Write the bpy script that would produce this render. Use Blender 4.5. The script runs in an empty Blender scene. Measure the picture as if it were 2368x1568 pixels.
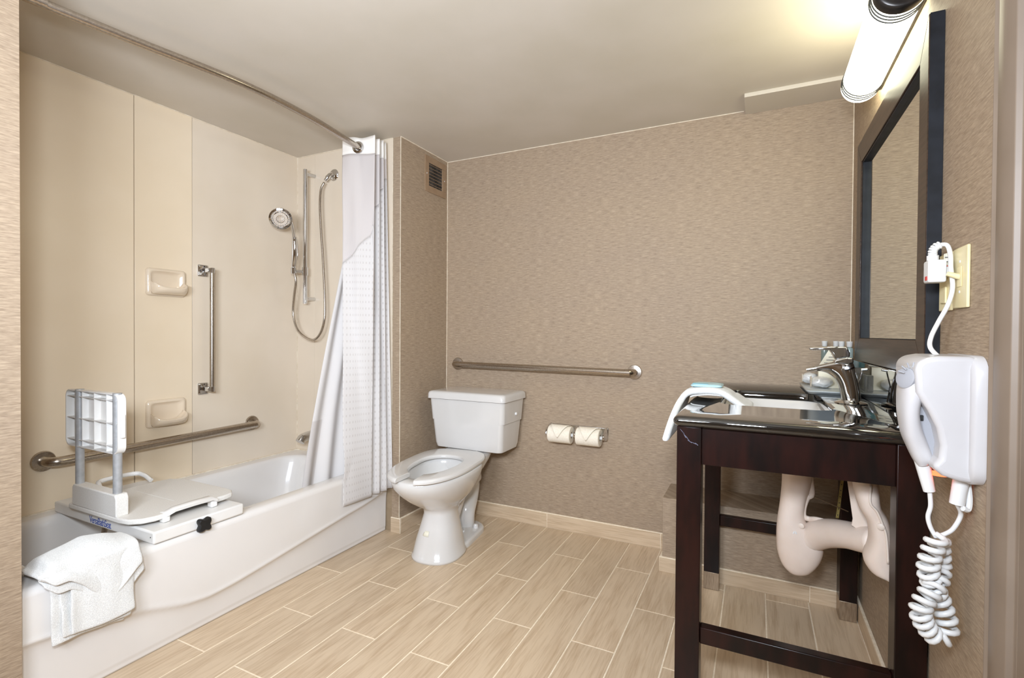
import bpy, bmesh, math, random
from mathutils import Vector, Matrix, noise
random.seed(7)
S = bpy.context.scene
PI = math.pi
def srgb(r, g, b):
    f = lambda c: (c/255/12.92) if c/255 <= .04045 else ((c/255+.055)/1.055)**2.4
    return (f(r), f(g), f(b), 1.0)

# ------------------------------------------------------------------ camera
FPX = 1150.18; CAMZ = 1.08
def rotm(yaw, pitch, roll):
    B = Matrix(((1,0,0),(0,0,-1),(0,1,0)))
    return Matrix.Rotation(yaw,3,'Z') @ Matrix.Rotation(pitch,3,'X') @ B @ Matrix.Rotation(roll,3,'Z')
RM = rotm(0.45677508, -0.01170462, 0.00707432)
cd = bpy.data.cameras.new('camera'); cam = bpy.data.objects.new('camera', cd)
S.collection.objects.link(cam); S.camera = cam
cam.matrix_world = Matrix.Translation((0,0,CAMZ)) @ RM.to_4x4()
cd.sensor_width = 36; cd.lens = FPX/2368*36; cd.clip_start = .02
def at(u, v, ax, val):
    """point of the picture carried to the real plane axis=val"""
    d = RM @ Vector(((u-1184)/FPX, -(v-784)/FPX, -1.0)); C = Vector((0,0,CAMZ))
    return C + d*((val-C[ax])/d[ax])

# ------------------------------------------------------------------ light and exposure
S.view_settings.view_transform = 'Standard'; S.view_settings.look = 'None'
S.view_settings.gamma = 1.0; S.view_settings.use_curve_mapping = False
S.view_settings.exposure = 0.4
w = bpy.data.worlds.new('world'); S.world = w; w.use_nodes = True
w.node_tree.nodes['Background'].inputs[0].default_value = (.8,.78,.75,1)
w.node_tree.nodes['Background'].inputs[1].default_value = .3
def area(name, loc, aim, sx, sy, power, col):
    l = bpy.data.lights.new(name, 'AREA'); l.shape = 'RECTANGLE'; l.size = sx; l.size_y = sy
    l.energy = power; l.color = col
    o = bpy.data.objects.new(name, l); S.collection.objects.link(o)
    o.location = loc; o.rotation_euler = (Vector(aim)-Vector(loc)).to_track_quat('-Z','Y').to_euler()
    return o
fh = area('flash_head', (-.05,-.08,1.38), (-1.35,1.9,.7), .2, .16, 16.5, (.86,.96,1.08)); fh.data.spread = math.radians(138)
area('flash_on_ceiling', (-.55,-.40,1.40), (-1.35,1.15,2.125), .6, .4, 38, (.86,.96,1.10))
LAMP = 9.5                                                  # emission of the vanity tube

# ------------------------------------------------------------------ materials
def M(name, col, rough=.5, metal=0, **k):
    m = bpy.data.materials.new(name); m.use_nodes = True
    b = m.node_tree.nodes['Principled BSDF']
    b.inputs['Base Color'].default_value = col
    b.inputs['Roughness'].default_value = rough
    b.inputs['Metallic'].default_value = metal
    for a, v in k.items(): b.inputs[a.replace('_',' ')].default_value = v
    return m
def nd(m, t, **k):
    n = m.node_tree.nodes.new(t)
    for a, v in k.items(): setattr(n, a, v)
    return n
def lk(m, a, b): m.node_tree.links.new(a, b)
def speckle(m, c1, c2, scale=(8,8,8), detail=3, lo=.35, hi=.65, bump=0, coord='pos', dist=.02, rough=None):
    """two-tone noise in world space (stretchable) and optional fine relief"""
    b = m.node_tree.nodes['Principled BSDF']
    if coord == 'pos': src = nd(m,'ShaderNodeNewGeometry').outputs['Position']
    else: src = nd(m,'ShaderNodeTexCoord').outputs['Object']
    mp = nd(m,'ShaderNodeMapping'); mp.inputs['Scale'].default_value = scale
    lk(m, src, mp.inputs['Vector'])
    n = nd(m,'ShaderNodeTexNoise'); n.inputs['Scale'].default_value = 1; n.inputs['Detail'].default_value = detail
    lk(m, mp.outputs[0], n.inputs['Vector'])
    r = nd(m,'ShaderNodeValToRGB'); r.color_ramp.elements[0].position = lo; r.color_ramp.elements[1].position = hi
    r.color_ramp.elements[0].color = c1; r.color_ramp.elements[1].color = c2
    lk(m, n.outputs['Fac'], r.inputs[0]); lk(m, r.outputs[0], b.inputs['Base Color'])
    if bump:
        bn = nd(m,'ShaderNodeBump'); bn.inputs['Strength'].default_value = bump; bn.inputs['Distance'].default_value = dist
        lk(m, n.outputs['Fac'], bn.inputs['Height']); lk(m, bn.outputs[0], b.inputs['Normal'])
    return m, n, r

def wallpaper():
    m = M('woven_wallpaper', srgb(176,154,134), .62)
    nt = m.node_tree; b = nt.nodes['Principled BSDF']
    g = nd(m,'ShaderNodeNewGeometry'); sp = nd(m,'ShaderNodeSeparateXYZ'); lk(m, g.outputs['Position'], sp.inputs[0])
    ad = nd(m,'ShaderNodeMath', operation='ADD'); lk(m, sp.outputs[0], ad.inputs[0]); lk(m, sp.outputs[1], ad.inputs[1])
    cb = nd(m,'ShaderNodeCombineXYZ'); lk(m, ad.outputs[0], cb.inputs[0]); lk(m, sp.outputs[2], cb.inputs[2])
    def nz(sx, sz, det):
        mp = nd(m,'ShaderNodeMapping'); mp.inputs['Scale'].default_value = (sx, 1, sz); lk(m, cb.outputs[0], mp.inputs[0])
        n = nd(m,'ShaderNodeTexNoise'); n.inputs['Scale'].default_value = 1; n.inputs['Detail'].default_value = det
        lk(m, mp.outputs[0], n.inputs['Vector']); return n
    a = nz(24, 270, 2); c = nz(70, 560, 2); e = nz(3.0, 5.0, 2)
    mx = nd(m,'ShaderNodeMix'); mx.data_type = 'FLOAT'; mx.inputs[0].default_value = .4
    lk(m, a.outputs['Fac'], mx.inputs[2]); lk(m, c.outputs['Fac'], mx.inputs[3])
    r = nd(m,'ShaderNodeValToRGB'); el = r.color_ramp.elements
    el[0].position = .29; el[0].color = srgb(132,113,93); el[1].position = .68; el[1].color = srgb(181,161,137)
    lk(m, mx.outputs[0], r.inputs[0])
    r2 = nd(m,'ShaderNodeValToRGB'); r2.color_ramp.elements[0].color = (.94,.93,.95,1); r2.color_ramp.elements[1].color = (1.04,1.02,.98,1)
    lk(m, e.outputs['Fac'], r2.inputs[0])
    ml = nd(m,'ShaderNodeMix'); ml.data_type = 'RGBA'; ml.blend_type = 'MULTIPLY'; ml.inputs[0].default_value = 1
    lk(m, r.outputs[0], ml.inputs[6]); lk(m, r2.outputs[0], ml.inputs[7]); lk(m, ml.outputs[2], b.inputs['Base Color'])
    bn = nd(m,'ShaderNodeBump'); bn.inputs['Strength'].default_value = .35; bn.inputs['Distance'].default_value = .002
    lk(m, mx.outputs[0], bn.inputs['Height']); lk(m, bn.outputs[0], b.inputs['Normal'])
    return m
def woodtile(name='wood_look_tile', axis='y'):
    m = M(name, srgb(198,172,136), .38)
    b = m.node_tree.nodes['Principled BSDF']
    g = nd(m,'ShaderNodeNewGeometry'); oi = nd(m,'ShaderNodeObjectInfo')
    sh = nd(m,'ShaderNodeVectorMath', operation='MULTIPLY_ADD'); cmb = nd(m,'ShaderNodeCombineXYZ')
    for i in range(3): lk(m, oi.outputs['Random'], cmb.inputs[i])
    lk(m, cmb.outputs[0], sh.inputs[0]); sh.inputs[1].default_value = (37,53,11); lk(m, g.outputs['Position'], sh.inputs[2])
    def nz(sc, det, dst=0):
        mp = nd(m,'ShaderNodeMapping'); mp.inputs['Scale'].default_value = sc; lk(m, sh.outputs[0], mp.inputs[0])
        n = nd(m,'ShaderNodeTexNoise'); n.inputs['Scale'].default_value = 1; n.inputs['Detail'].default_value = det
        n.inputs['Distortion'].default_value = dst
        lk(m, mp.outputs[0], n.inputs['Vector']); return n
    l = (150, 9, 60) if axis == 'y' else (9, 60, 150)
    l2 = (22, 2.2, 10) if axis == 'y' else (2.2, 10, 22)
    a = nz(l, 4, .4); c = nz(l2, 3, 1.2)
    mx = nd(m,'ShaderNodeMix'); mx.data_type = 'FLOAT'; mx.inputs[0].default_value = .45
    lk(m, a.outputs['Fac'], mx.inputs[2]); lk(m, c.outputs['Fac'], mx.inputs[3])
    r = nd(m,'ShaderNodeValToRGB'); el = r.color_ramp.elements
    el[0].position = .33; el[0].color = srgb(184,158,128); el[1].position = .56; el[1].color = srgb(209,186,157)
    lk(m, mx.outputs[0], r.inputs[0])
    rr = nd(m,'ShaderNodeMapRange'); rr.inputs[3].default_value = .93; rr.inputs[4].default_value = 1.04
    lk(m, oi.outputs['Random'], rr.inputs[0])
    ml = nd(m,'ShaderNodeVectorMath', operation='SCALE'); lk(m, r.outputs[0], ml.inputs[0]); lk(m, rr.outputs[0], ml.inputs['Scale'])
    lk(m, ml.outputs[0], b.inputs['Base Color'])
    bn = nd(m,'ShaderNodeBump'); bn.inputs['Strength'].default_value = .25; bn.inputs['Distance'].default_value = .0015
    lk(m, a.outputs['Fac'], bn.inputs['Height']); lk(m, bn.outputs[0], b.inputs['Normal'])
    return m
WP = wallpaper(); TILE = woodtile(); TILEX = woodtile('wood_look_skirting', 'x')
GROUT = speckle(M('grout', srgb(240,222,196), .8), srgb(232,214,186), srgb(244,228,204), (60,60,60))[0]
CEIL = speckle(M('ceiling_paint', srgb(206,190,168), .55), srgb(204,194,178), srgb(210,200,186), (3,3,3))[0]
PANEL = speckle(M('surround_panel', srgb(214,194,166), .3), srgb(229,210,182), srgb(234,216,190), (2.5,2.5,2.5))[0]
PANEL2 = speckle(M('surround_panel_pinker', srgb(214,197,176), .3), srgb(219,203,181), srgb(225,210,190), (2.5,2.5,2.5))[0]
SEAM = speckle(M('panel_backing', srgb(150,130,104), .6), srgb(146,126,100), srgb(154,134,108), (30,30,30))[0]
CAULK = speckle(M('caulk', srgb(226,212,190), .5), srgb(216,200,176), srgb(232,220,200), (40,40,40))[0]
TRIM = speckle(M('trim_paint', srgb(136,122,111), .45), srgb(128,112,97), srgb(134,118,103), (10,10,10))[0]
PORC = speckle(M('porcelain', srgb(212,208,203), .12, Coat_Weight=.4), srgb(210,206,201), srgb(214,210,206), (4,4,4))[0]
ENAM = speckle(M('tub_enamel', srgb(228,223,218), .16, Coat_Weight=.3), srgb(226,220,214), srgb(231,226,221), (3,3,3))[0]
PLAST = speckle(M('white_plastic', srgb(232,229,224), .35), srgb(230,226,220), srgb(235,232,228), (9,9,9))[0]
PLASTG = speckle(M('textured_plastic', srgb(226,222,215), .5), srgb(219,214,206), srgb(230,226,220), (300,300,300), bump=.2, dist=.001)[0]
SOAP = speckle(M('cream_ceramic', srgb(226,207,182), .14, Coat_Weight=.4), srgb(223,204,178), srgb(229,211,187), (6,6,6))[0]
CHROME = speckle(M('chrome', srgb(215,215,215), .05, 1), srgb(205,205,205), srgb(222,222,222), (6,6,6))[0]
STEEL = speckle(M('brushed_steel', srgb(185,174,162), .24, 1), srgb(176,166,154), srgb(196,187,176), (160,160,160))[0]
ALU = speckle(M('grey_tube', srgb(172,172,172), .4, .25), srgb(168,168,168), srgb(180,180,180), (60,60,60))[0]
NICK = speckle(M('brushed_nickel_cap', srgb(165,146,124), .35, .8), srgb(150,132,112), srgb(176,158,136), (250,250,30))[0]
ESP, _n, _r = speckle(M('espresso_wood', srgb(30,16,13), .3, Coat_Weight=.08, Coat_Roughness=.15, Specular_IOR_Level=.22), srgb(19,11,9), srgb(38,17,13), (26,26,6), detail=5)
FRAME = speckle(M('mirror_frame_wood', srgb(56,42,34), .32, Coat_Weight=.04, Coat_Roughness=.2, Specular_IOR_Level=.25), srgb(46,34,27), srgb(66,50,40), (8,8,160), detail=4)[0]
FRAMEB = speckle(M('frame_edge_black', srgb(33,34,38), .5, Specular_IOR_Level=.2), srgb(28,29,32), srgb(37,39,44), (20,20,20))[0]
GRAN = speckle(M('black_granite', srgb(26,24,22), .04, Coat_Weight=1.0, Coat_Roughness=.02, Specular_IOR_Level=.9), srgb(20,19,18), srgb(40,38,34), (900,900,900), lo=.55, hi=.8)[0]
GLASS = M('mirror_glass', srgb(238,240,232), .01, 1)
BRONZE = speckle(M('bronze_cap', srgb(60,57,56), .3, .7), srgb(54,51,50), srgb(66,63,61), (30,30,30))[0]
BLACKP = speckle(M('black_rubber', srgb(20,20,21), .55), srgb(16,16,17), srgb(25,25,26), (80,80,80))[0]
IVORY = speckle(M('ivory_plastic', srgb(232,218,172), .3), srgb(229,214,166), srgb(235,222,178), (12,12,12))[0]
VENT = speckle(M('brown_vent_paint', srgb(150,124,98), .4), srgb(146,120,94), srgb(155,129,103), (30,30,30))[0]
DARK = speckle(M('dark_duct', srgb(42,38,36), .6), srgb(30,27,26), srgb(80,76,72), (40,40,40))[0]
VINYL = speckle(M('pipe_cover_vinyl', srgb(226,208,194), .45, Subsurface_Weight=.05), srgb(223,204,189), srgb(229,212,199), (12,12,12))[0]
CLEAR = M('clear_acrylic', (.93,.96,.96,1), .06, Transmission_Weight=.85, IOR=1.35)
LIQ = M('pale_liquid', srgb(196,214,214), .12, Transmission_Weight=.55, IOR=1.33)
PAPER = speckle(M('tissue_paper', srgb(240,230,212), .85), srgb(236,225,206), srgb(243,234,218), (120,120,120), bump=.15, dist=.001)[0]
WHITEP = M('white_cap', srgb(222,221,219), .4)
CARD = M('cream_card', srgb(232,226,206), .7)
INK = M('card_ink', srgb(110,108,110), .7)
BLUE = M('pale_blue_wrap', srgb(178,214,224), .3)
AQUA = M('aqua_print', srgb(120,190,210), .35)
REDINK = M('red_ink', srgb(205,60,55), .5)
LOGO = M('blue_print', srgb(70,90,160), .5)
BRASS = speckle(M('brass_strap', srgb(178,160,96), .35, .7), srgb(160,142,82), srgb(190,172,108), (50,50,50))[0]
DRYER = speckle(M('dryer_plastic', srgb(196,195,200), .3), srgb(194,190,190), srgb(200,197,197), (9,9,9))[0]
GREYP = M('grey_plastic', srgb(160,160,165), .35)
def terry(name):
    m, n, r = speckle(M(name, srgb(240,239,236), .95, Sheen_Weight=.3), srgb(214,212,208), srgb(236,235,232), (420,420,420), bump=.55, dist=.003)
    return m
TERRY = terry('terry_cloth')
def fabric():
    m = M('curtain_fabric', srgb(230,225,222), .7)
    b = m.node_tree.nodes['Principled BSDF']; nt = m.node_tree
    uv = nd(m,'ShaderNodeTexCoord'); mp = nd(m,'ShaderNodeMapping'); mp.inputs['Scale'].default_value = (1,1,1)
    lk(m, uv.outputs['UV'], mp.inputs[0])
    vo = nd(m,'ShaderNodeTexVoronoi'); vo.inputs['Scale'].default_value = 30; vo.inputs['Randomness'].default_value = 0
    vo.distance = 'CHEBYCHEV'
    lk(m, mp.outputs[0], vo.inputs['Vector'])
    r = nd(m,'ShaderNodeValToRGB'); r.color_ramp.interpolation = 'CONSTANT'
    r.color_ramp.elements[0].color = srgb(212,205,201); r.color_ramp.elements[1].position = .16; r.color_ramp.elements[1].color = srgb(230,225,222)
    lk(m, vo.outputs['Distance'], r.inputs[0]); lk(m, r.outputs[0], b.inputs['Base Color'])
    tr = nd(m,'ShaderNodeBsdfTranslucent'); tr.inputs[0].default_value = srgb(240,238,236)
    mx = nd(m,'ShaderNodeMixShader'); mx.inputs[0].default_value = .25
    lk(m, b.outputs[0], mx.inputs[1]); lk(m, tr.outputs[0], mx.inputs[2]); lk(m, mx.outputs[0], nt.nodes['Material Output'].inputs[0])
    return m
def sheer():
    m = M('sheer_fabric', srgb(236,230,228), .8)
    nt = m.node_tree; b = nt.nodes['Principled BSDF']
    tr = nd(m,'ShaderNodeBsdfTransparent'); tl = nd(m,'ShaderNodeBsdfTranslucent'); tl.inputs[0].default_value = srgb(236,228,222)
    m1 = nd(m,'ShaderNodeMixShader'); m1.inputs[0].default_value = .35
    m2 = nd(m,'ShaderNodeMixShader'); m2.inputs[0].default_value = .15
    lk(m, b.outputs[0], m1.inputs[1]); lk(m, tl.outputs[0], m1.inputs[2])
    lk(m, m1.outputs[0], m2.inputs[1]); lk(m, tr.outputs[0], m2.inputs[2]); lk(m, m2.outputs[0], nt.nodes['Material Output'].inputs[0])
    return m
FAB = fabric(); SHEER = sheer(); LINER = M('header_cloth', srgb(242,236,228), .75)
def emis(name, col, st):
    m = bpy.data.materials.new(name); m.use_nodes = True; nt = m.node_tree
    nt.nodes.remove(nt.nodes['Principled BSDF']); e = nt.nodes.new('ShaderNodeEmission')
    e.inputs[0].default_value = col; e.inputs[1].default_value = st
    nt.links.new(e.outputs[0], nt.nodes['Material Output'].inputs[0]); return m
LAMPM = emis('lit_diffuser', (1,.98,.72,1), LAMP)
NIGHT = emis('red_night_light', (1,.13,.05,1), 3.0)

# ------------------------------------------------------------------ builders
def wloc(o):
    v = Vector((0,0,0))
    while o: v += o.location; o = o.parent
    return v
def tag(o, label=None, cat=None, group=None, kind=None):
    if label: o['label'] = label
    if cat: o['category'] = cat
    if group: o['group'] = group
    if kind: o['kind'] = kind
    return o
def thing(name, label, cat, loc, group=None):
    o = bpy.data.objects.new(name, None); S.collection.objects.link(o); o.location = loc; o.empty_display_size = .05
    return tag(o, label, cat, group)
def link(name, me, mat, parent=None, smooth=None, bev=0, seg=2, sub=0, solid=0, ang=35, origin=None):
    o = bpy.data.objects.new(name, me); S.collection.objects.link(o)
    if mat: me.materials.append(mat)
    if parent:
        off = wloc(parent); o.parent = parent
    else:
        if origin is None:
            vs = [v.co for v in me.vertices]
            mn = [min(v[i] for v in vs) for i in range(3)]; mxx = [max(v[i] for v in vs) for i in range(3)]
            origin = Vector(((mn[0]+mxx[0])/2, (mn[1]+mxx[1])/2, mn[2]))
        off = Vector(origin); o.location = off
    me.transform(Matrix.Translation(-off))
    if smooth is not None:
        for p in me.polygons: p.use_smooth = True
        if smooth < 180:
            me.set_sharp_from_angle(angle=math.radians(smooth))
    if solid:
        s = o.modifiers.new('solid','SOLIDIFY'); s.thickness = solid; s.offset = 0
    if bev:
        b = o.modifiers.new('bevel','BEVEL'); b.width = bev; b.segments = seg; b.limit_method = 'ANGLE'; b.angle_limit = math.radians(ang)
        b.harden_normals = False
        for p in me.polygons: p.use_smooth = True
        if smooth is None: me.set_sharp_from_angle(angle=math.radians(30))
    if sub:
        s = o.modifiers.new('sub','SUBSURF'); s.levels = sub; s.render_levels = sub
    return o
def mesh(name, vs, fs):
    me = bpy.data.meshes.new(name); me.from_pydata([tuple(v) for v in vs], [], fs)
    bm = bmesh.new(); bm.from_mesh(me); bmesh.ops.recalc_face_normals(bm, faces=bm.faces); bm.to_mesh(me); bm.free()
    return me
def boxv(x0,x1,y0,y1,z0,z1):
    return ([(x0,y0,z0),(x1,y0,z0),(x1,y1,z0),(x0,y1,z0),(x0,y0,z1),(x1,y0,z1),(x1,y1,z1),(x0,y1,z1)],
            [(3,2,1,0),(4,5,6,7),(0,1,5,4),(1,2,6,5),(2,3,7,6),(3,0,4,7)])
def box(name, x0,x1,y0,y1,z0,z1, mat, parent=None, bev=0, seg=2, **k):
    v, f = boxv(x0,x1,y0,y1,z0,z1)
    o = link(name, mesh(name, v, f), mat, parent, None, bev, seg)
    return o
def boxes(name, lst, mat, parent=None, bev=0, seg=2):
    V, F = [], []
    for b in lst:
        v, f = boxv(*b); n = len(V); V += v; F += [tuple(i+n for i in q) for q in f]
    return link(name, mesh(name, V, F), mat, parent, None, bev, seg)
def loft(name, rings, mat, parent=None, caps=(1,1), smooth=45, closed=True, **k):
    V = [p for r in rings for p in r]; n = len(rings[0]); F = []
    for i in range(len(rings)-1):
        for j in range(n if closed else n-1):
            a = i*n+j; b = i*n+(j+1)%n; F.append((a, b, b+n, a+n))
    if caps[0]: F.append(tuple(range(n-1,-1,-1)))
    if caps[1]: F.append(tuple((len(rings)-1)*n+j for j in range(n)))
    return link(name, mesh(name, V, F), mat, parent, smooth, **k)
def catmull(pts, n=6):
    pts = [Vector(p) for p in pts]; out = []
    P = [pts[0]*2-pts[1]] + pts + [pts[-1]*2-pts[-2]]
    for i in range(1, len(P)-2):
        for k in range(n):
            t = k/n; a,b,c,d = P[i-1],P[i],P[i+1],P[i+2]
            out.append(.5*((2*b)+(c-a)*t+(2*a-5*b+4*c-d)*t*t+(3*b-a-3*c+d)*t**3))
    out.append(pts[-1]); return out
def tuberings(path, rad, seg=14, sq=1.0, up=None):
    path = [Vector(p) for p in path]; R = []; nrm = None
    for i, p in enumerate(path):
        t = (path[min(i+1,len(path)-1)]-path[max(i-1,0)]).normalized()
        if nrm is None:
            a = up or (Vector((0,0,1)) if abs(t.z) < .9 else Vector((0,1,0)))
            nrm = (Vector(a)-t*Vector(a).dot(t)).normalized()
        else: nrm = (nrm-t*nrm.dot(t)).normalized()
        bi = t.cross(nrm); r = rad[i] if isinstance(rad,(list,tuple)) else rad
        R.append([p+nrm*math.cos(2*PI*k/seg)*r+bi*math.sin(2*PI*k/seg)*r*sq for k in range(seg)])
    return R
def tube(name, path, rad, mat, parent=None, seg=14, sq=1.0, up=None, **k):
    return loft(name, tuberings(path, rad, seg, sq, up), mat, parent, **k)
def lathe(name, prof, center, axis, mat, parent=None, seg=28, smooth=40, **k):
    """prof: (radius, height along axis)"""
    q = Vector(axis).normalized().to_track_quat('Z','Y'); c = Vector(center)
    rings = [[c + q @ Vector((max(r,1e-5)*math.cos(2*PI*j/seg), max(r,1e-5)*math.sin(2*PI*j/seg), h)) for j in range(seg)] for r, h in prof]
    return loft(name, rings, mat, parent, smooth=smooth, **k)
def prism(name, pts, d0, d1, axis, mat, parent=None, bev=0, seg=3, smooth=None):
    """outline of 2-D points extruded along axis ('x': pts=(y,z), 'y': pts=(x,z), 'z': pts=(x,y))"""
    f = {'x': lambda p,d:(d,p[0],p[1]), 'y': lambda p,d:(p[0],d,p[1]), 'z': lambda p,d:(p[0],p[1],d)}[axis]
    n = len(pts); V = [f(p,d0) for p in pts]+[f(p,d1) for p in pts]
    F = [tuple(range(n)), tuple(range(2*n-1,n-1,-1))]+[(i,(i+1)%n,(i+1)%n+n,i+n) for i in range(n)]
    return link(name, mesh(name,V,F), mat, parent, smooth, bev, seg)
def rr(cx, cy, hx, hy, r, nc=5, ns=3):
    out = []
    for q,(sx,sy,a0) in enumerate(((1,1,0),(-1,1,90),(-1,-1,180),(1,-1,270))):
        px, py = cx+sx*(hx-r), cy+sy*(hy-r)
        for i in range(nc+1):
            a = math.radians(a0+90*i/nc); out.append((px+r*math.cos(a), py+r*math.sin(a)))
        sx2, sy2 = ((-1,1),(-1,-1),(1,-1),(1,1))[q]; a = math.radians(a0+90)
        nx, ny = cx+sx2*(hx-r)+r*math.cos(a), cy+sy2*(hy-r)+r*math.sin(a); lx, ly = out[-1]
        for i in range(1, ns): out.append((lx+(nx-lx)*i/ns, ly+(ny-ly)*i/ns))
    return out
def egg(cx, cy, w, f, b, n=40, e=2.2, eb=None):
    """front (towards -y) length f, back length b"""
    out = []
    for k in range(n):
        a = 2*PI*k/n; c, s = math.cos(a), math.sin(a); ee = e if s < 0 else (eb or e)
        out.append((cx+w*math.copysign(abs(c)**(2/ee), c), cy+(f if s < 0 else b)*math.copysign(abs(s)**(2/ee), s)))
    return out
def ribbon(name, pairs, ws, mat, parent=None, seg=20, e=2.6, ysh=None, sub=0, smooth=50, n=4, axis='y', yc=0):
    """loft of super-ellipses; each pair (L,R) lies in an xz plane and w is the half width along y"""
    Ls = catmull([p[0] for p in pairs], n); Rs = catmull([p[1] for p in pairs], n)
    W = catmull([(v,0,0) for v in ws], n); rings = []
    for L, R_, wv in zip(Ls, Rs, W):
        c = (L+R_)/2; h = (R_-L)/2; ring = []
        for k in range(seg):
            a = 2*PI*k/seg; cc, ss = math.cos(a), math.sin(a)
            ring.append(c + h*math.copysign(abs(cc)**(2/e),cc) + Vector((0,1,0))*wv.x*math.copysign(abs(ss)**(2/e),ss))
        rings.append(ring)
    return loft(name, rings, mat, parent, smooth=smooth, sub=sub)
def sheet(name, fn, nu, nv, mat, parent=None, solid=.003, sub=0, smooth=180, uv=None):
    V = [fn(i/(nu-1), j/(nv-1)) for j in range(nv) for i in range(nu)]
    F = [(j*nu+i, j*nu+i+1, (j+1)*nu+i+1, (j+1)*nu+i) for j in range(nv-1) for i in range(nu-1)]
    me = bpy.data.meshes.new(name); me.from_pydata([tuple(v) for v in V], [], F)
    if uv:
        l = me.uv_layers.new(name='UVMap')
        for p in me.polygons:
            for li in p.loop_indices:
                vi = me.loops[li].vertex_index; l.data[li].uv = uv((vi % nu)/(nu-1), (vi//nu)/(nv-1))
    return link(name, me, mat, parent, smooth, 0, 2, sub, solid)
def merge_meshes(name, objs_me, mat, parent=None, **k):
    V, F = [], []
    for me in objs_me:
        n = len(V); V += [v.co.copy() for v in me.vertices]; F += [tuple(i+n for i in p.vertices) for p in me.polygons]
    return link(name, mesh(name,V,F), mat, parent, **k)
def dup(o, d, label=None):
    c = o.copy(); S.collection.objects.link(c); c.location = o.location+Vector(d)
    if label: c['label'] = label
    for ch in o.children:
        k = ch.copy(); S.collection.objects.link(k); k.parent = c
        for g in ch.children:
            q = g.copy(); S.collection.objects.link(q); q.parent = k
    return c
def st(o): return tag(o, kind='structure')

# ------------------------------------------------------------------ room shell
XL, XT, XR = -1.755, -2.49, .366      # near left wall face, tub long wall, right wall
YB, YE, YS, YF = 2.572, 2.125, .61, -.8  # back wall, tub end wall, near end of tub, wall behind the camera
XP, ZC = -1.712, 2.125                # partition side beside the toilet, ceiling
fl = st(box('floor', XL-.06, XR+.1, YF, YB+.1, -.08, .0000, GROUT))
st(box('ceiling', XT-.1, XR+.1, YF, YB+.1, ZC, ZC+.1, CEIL))
st(box('wall_back', XP-.1, XR+.1, YB, YB+.1, -.08, ZC, WP))
st(box('wall_right', XR, XR+.1, YF, YB, -.08, ZC, WP))
st(box('wall_left', XT-.1, XL, YF, YS, -.08, ZC, WP))
st(box('wall_front', XL, XR, YF-.1, YF, -.08, ZC, WP))
st(box('wall_partition', -1.762, XP, YE, YB, -.08, ZC, WP))
wt = st(boxes('wall_tub', [(XT-.1,XT-.004,YS,YE+.1,-.08,ZC),(XT-.004,-1.762,YE+.004,YE+.1,-.08,ZC)], SEAM))
# laminate surround panels, each its own piece
box('panel', XT-.004, XT, YS, 1.2465, .372, ZC-.001, PANEL, wt, .0008)
box('panel', XT-.004, XT+.003, 1.2485, 1.499, .372, ZC-.001, PANEL, wt, .0012)
box('panel', XT-.004, XT, 1.502, YE, .372, ZC-.001, PANEL2, wt, .0008)
box('panel', XT, -2.346, YE, YE+.004, .372, ZC-.001, PANEL2, wt, .0005)
box('panel', -2.3452, -1.764, YE, YE+.004, .372, ZC-.001, PANEL2, wt, .0005)
st(boxes('trim_1', [(XT,XT+.004,YE-.004,YE,.372,ZC-.001),(XT,XT+.003,YS,1.247,ZC-.003,ZC),(XT,XT+.006,1.247,1.5,ZC-.003,ZC),(XT,XT+.003,1.5,YE,ZC-.003,ZC),
    (XT,-1.764,YE-.003,YE,ZC-.003,ZC),(XT,XT+.007,YS+.004,YE,.3665,.3735),(XT,-1.80,YE-.006,YE,.3665,.3735),(-1.767,-1.763,YE-.002,YE+.0005,.37,ZC-.001),
    (XP,XP+.0025,YE+.002,YB,ZC-.0035,ZC),(XP,-.065,YB-.003,YB,ZC-.0035,ZC),(XP,XP+.003,YB-.003,YB,.08,ZC),(XR-.003,XR,YB-.003,YB,.34,ZC)], CAULK))
st(boxes('trim_2', [(XP-.0022,XP+.0012,YE-.0012,YE+.0018,.08,ZC)], CAULK))
# boxed strip under the ceiling, back right
st(box('trim_3', -.059, XR, 2.385, YB, 2.108, ZC, CEIL, None, .001))
# low wallpapered ledge behind the vanity
st(box('wall_ledge', -.375, XR, 2.334, YB, 0, .336, WP, None, .001))

# floor planks of wood-look tile (staggered, 15 x 61 cm)
PW, G = .1545, .0050
X0 = .354-14*PW
def tilebox(x0,x1,y0,y1):
    if x1-x0 < .012 or y1-y0 < .012: return
    box('tile', x0, x1, y0, y1, -.002, .0009+random.random()*.0003, TILE, fl, .0005, 1)
LY = .6165
for r in range(14):
    xa = max(X0+r*PW+G/2, XL-.056); xb = min(X0+(r+1)*PW-G/2, XR-.003)
    jo = 1.348 if r % 2 == 1 else 1.654
    y = jo-5*LY
    ymax = 2.322 if xa > -.39 else YB-.013
    while y < ymax:
        y0, y1 = max(y+G/2, YF), min(y+LY-G/2, ymax)
        if r == 9 and xb > -.37 and y1 >= 2.3: pass
        tilebox(xa, xb, y0, y1); y += LY
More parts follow.
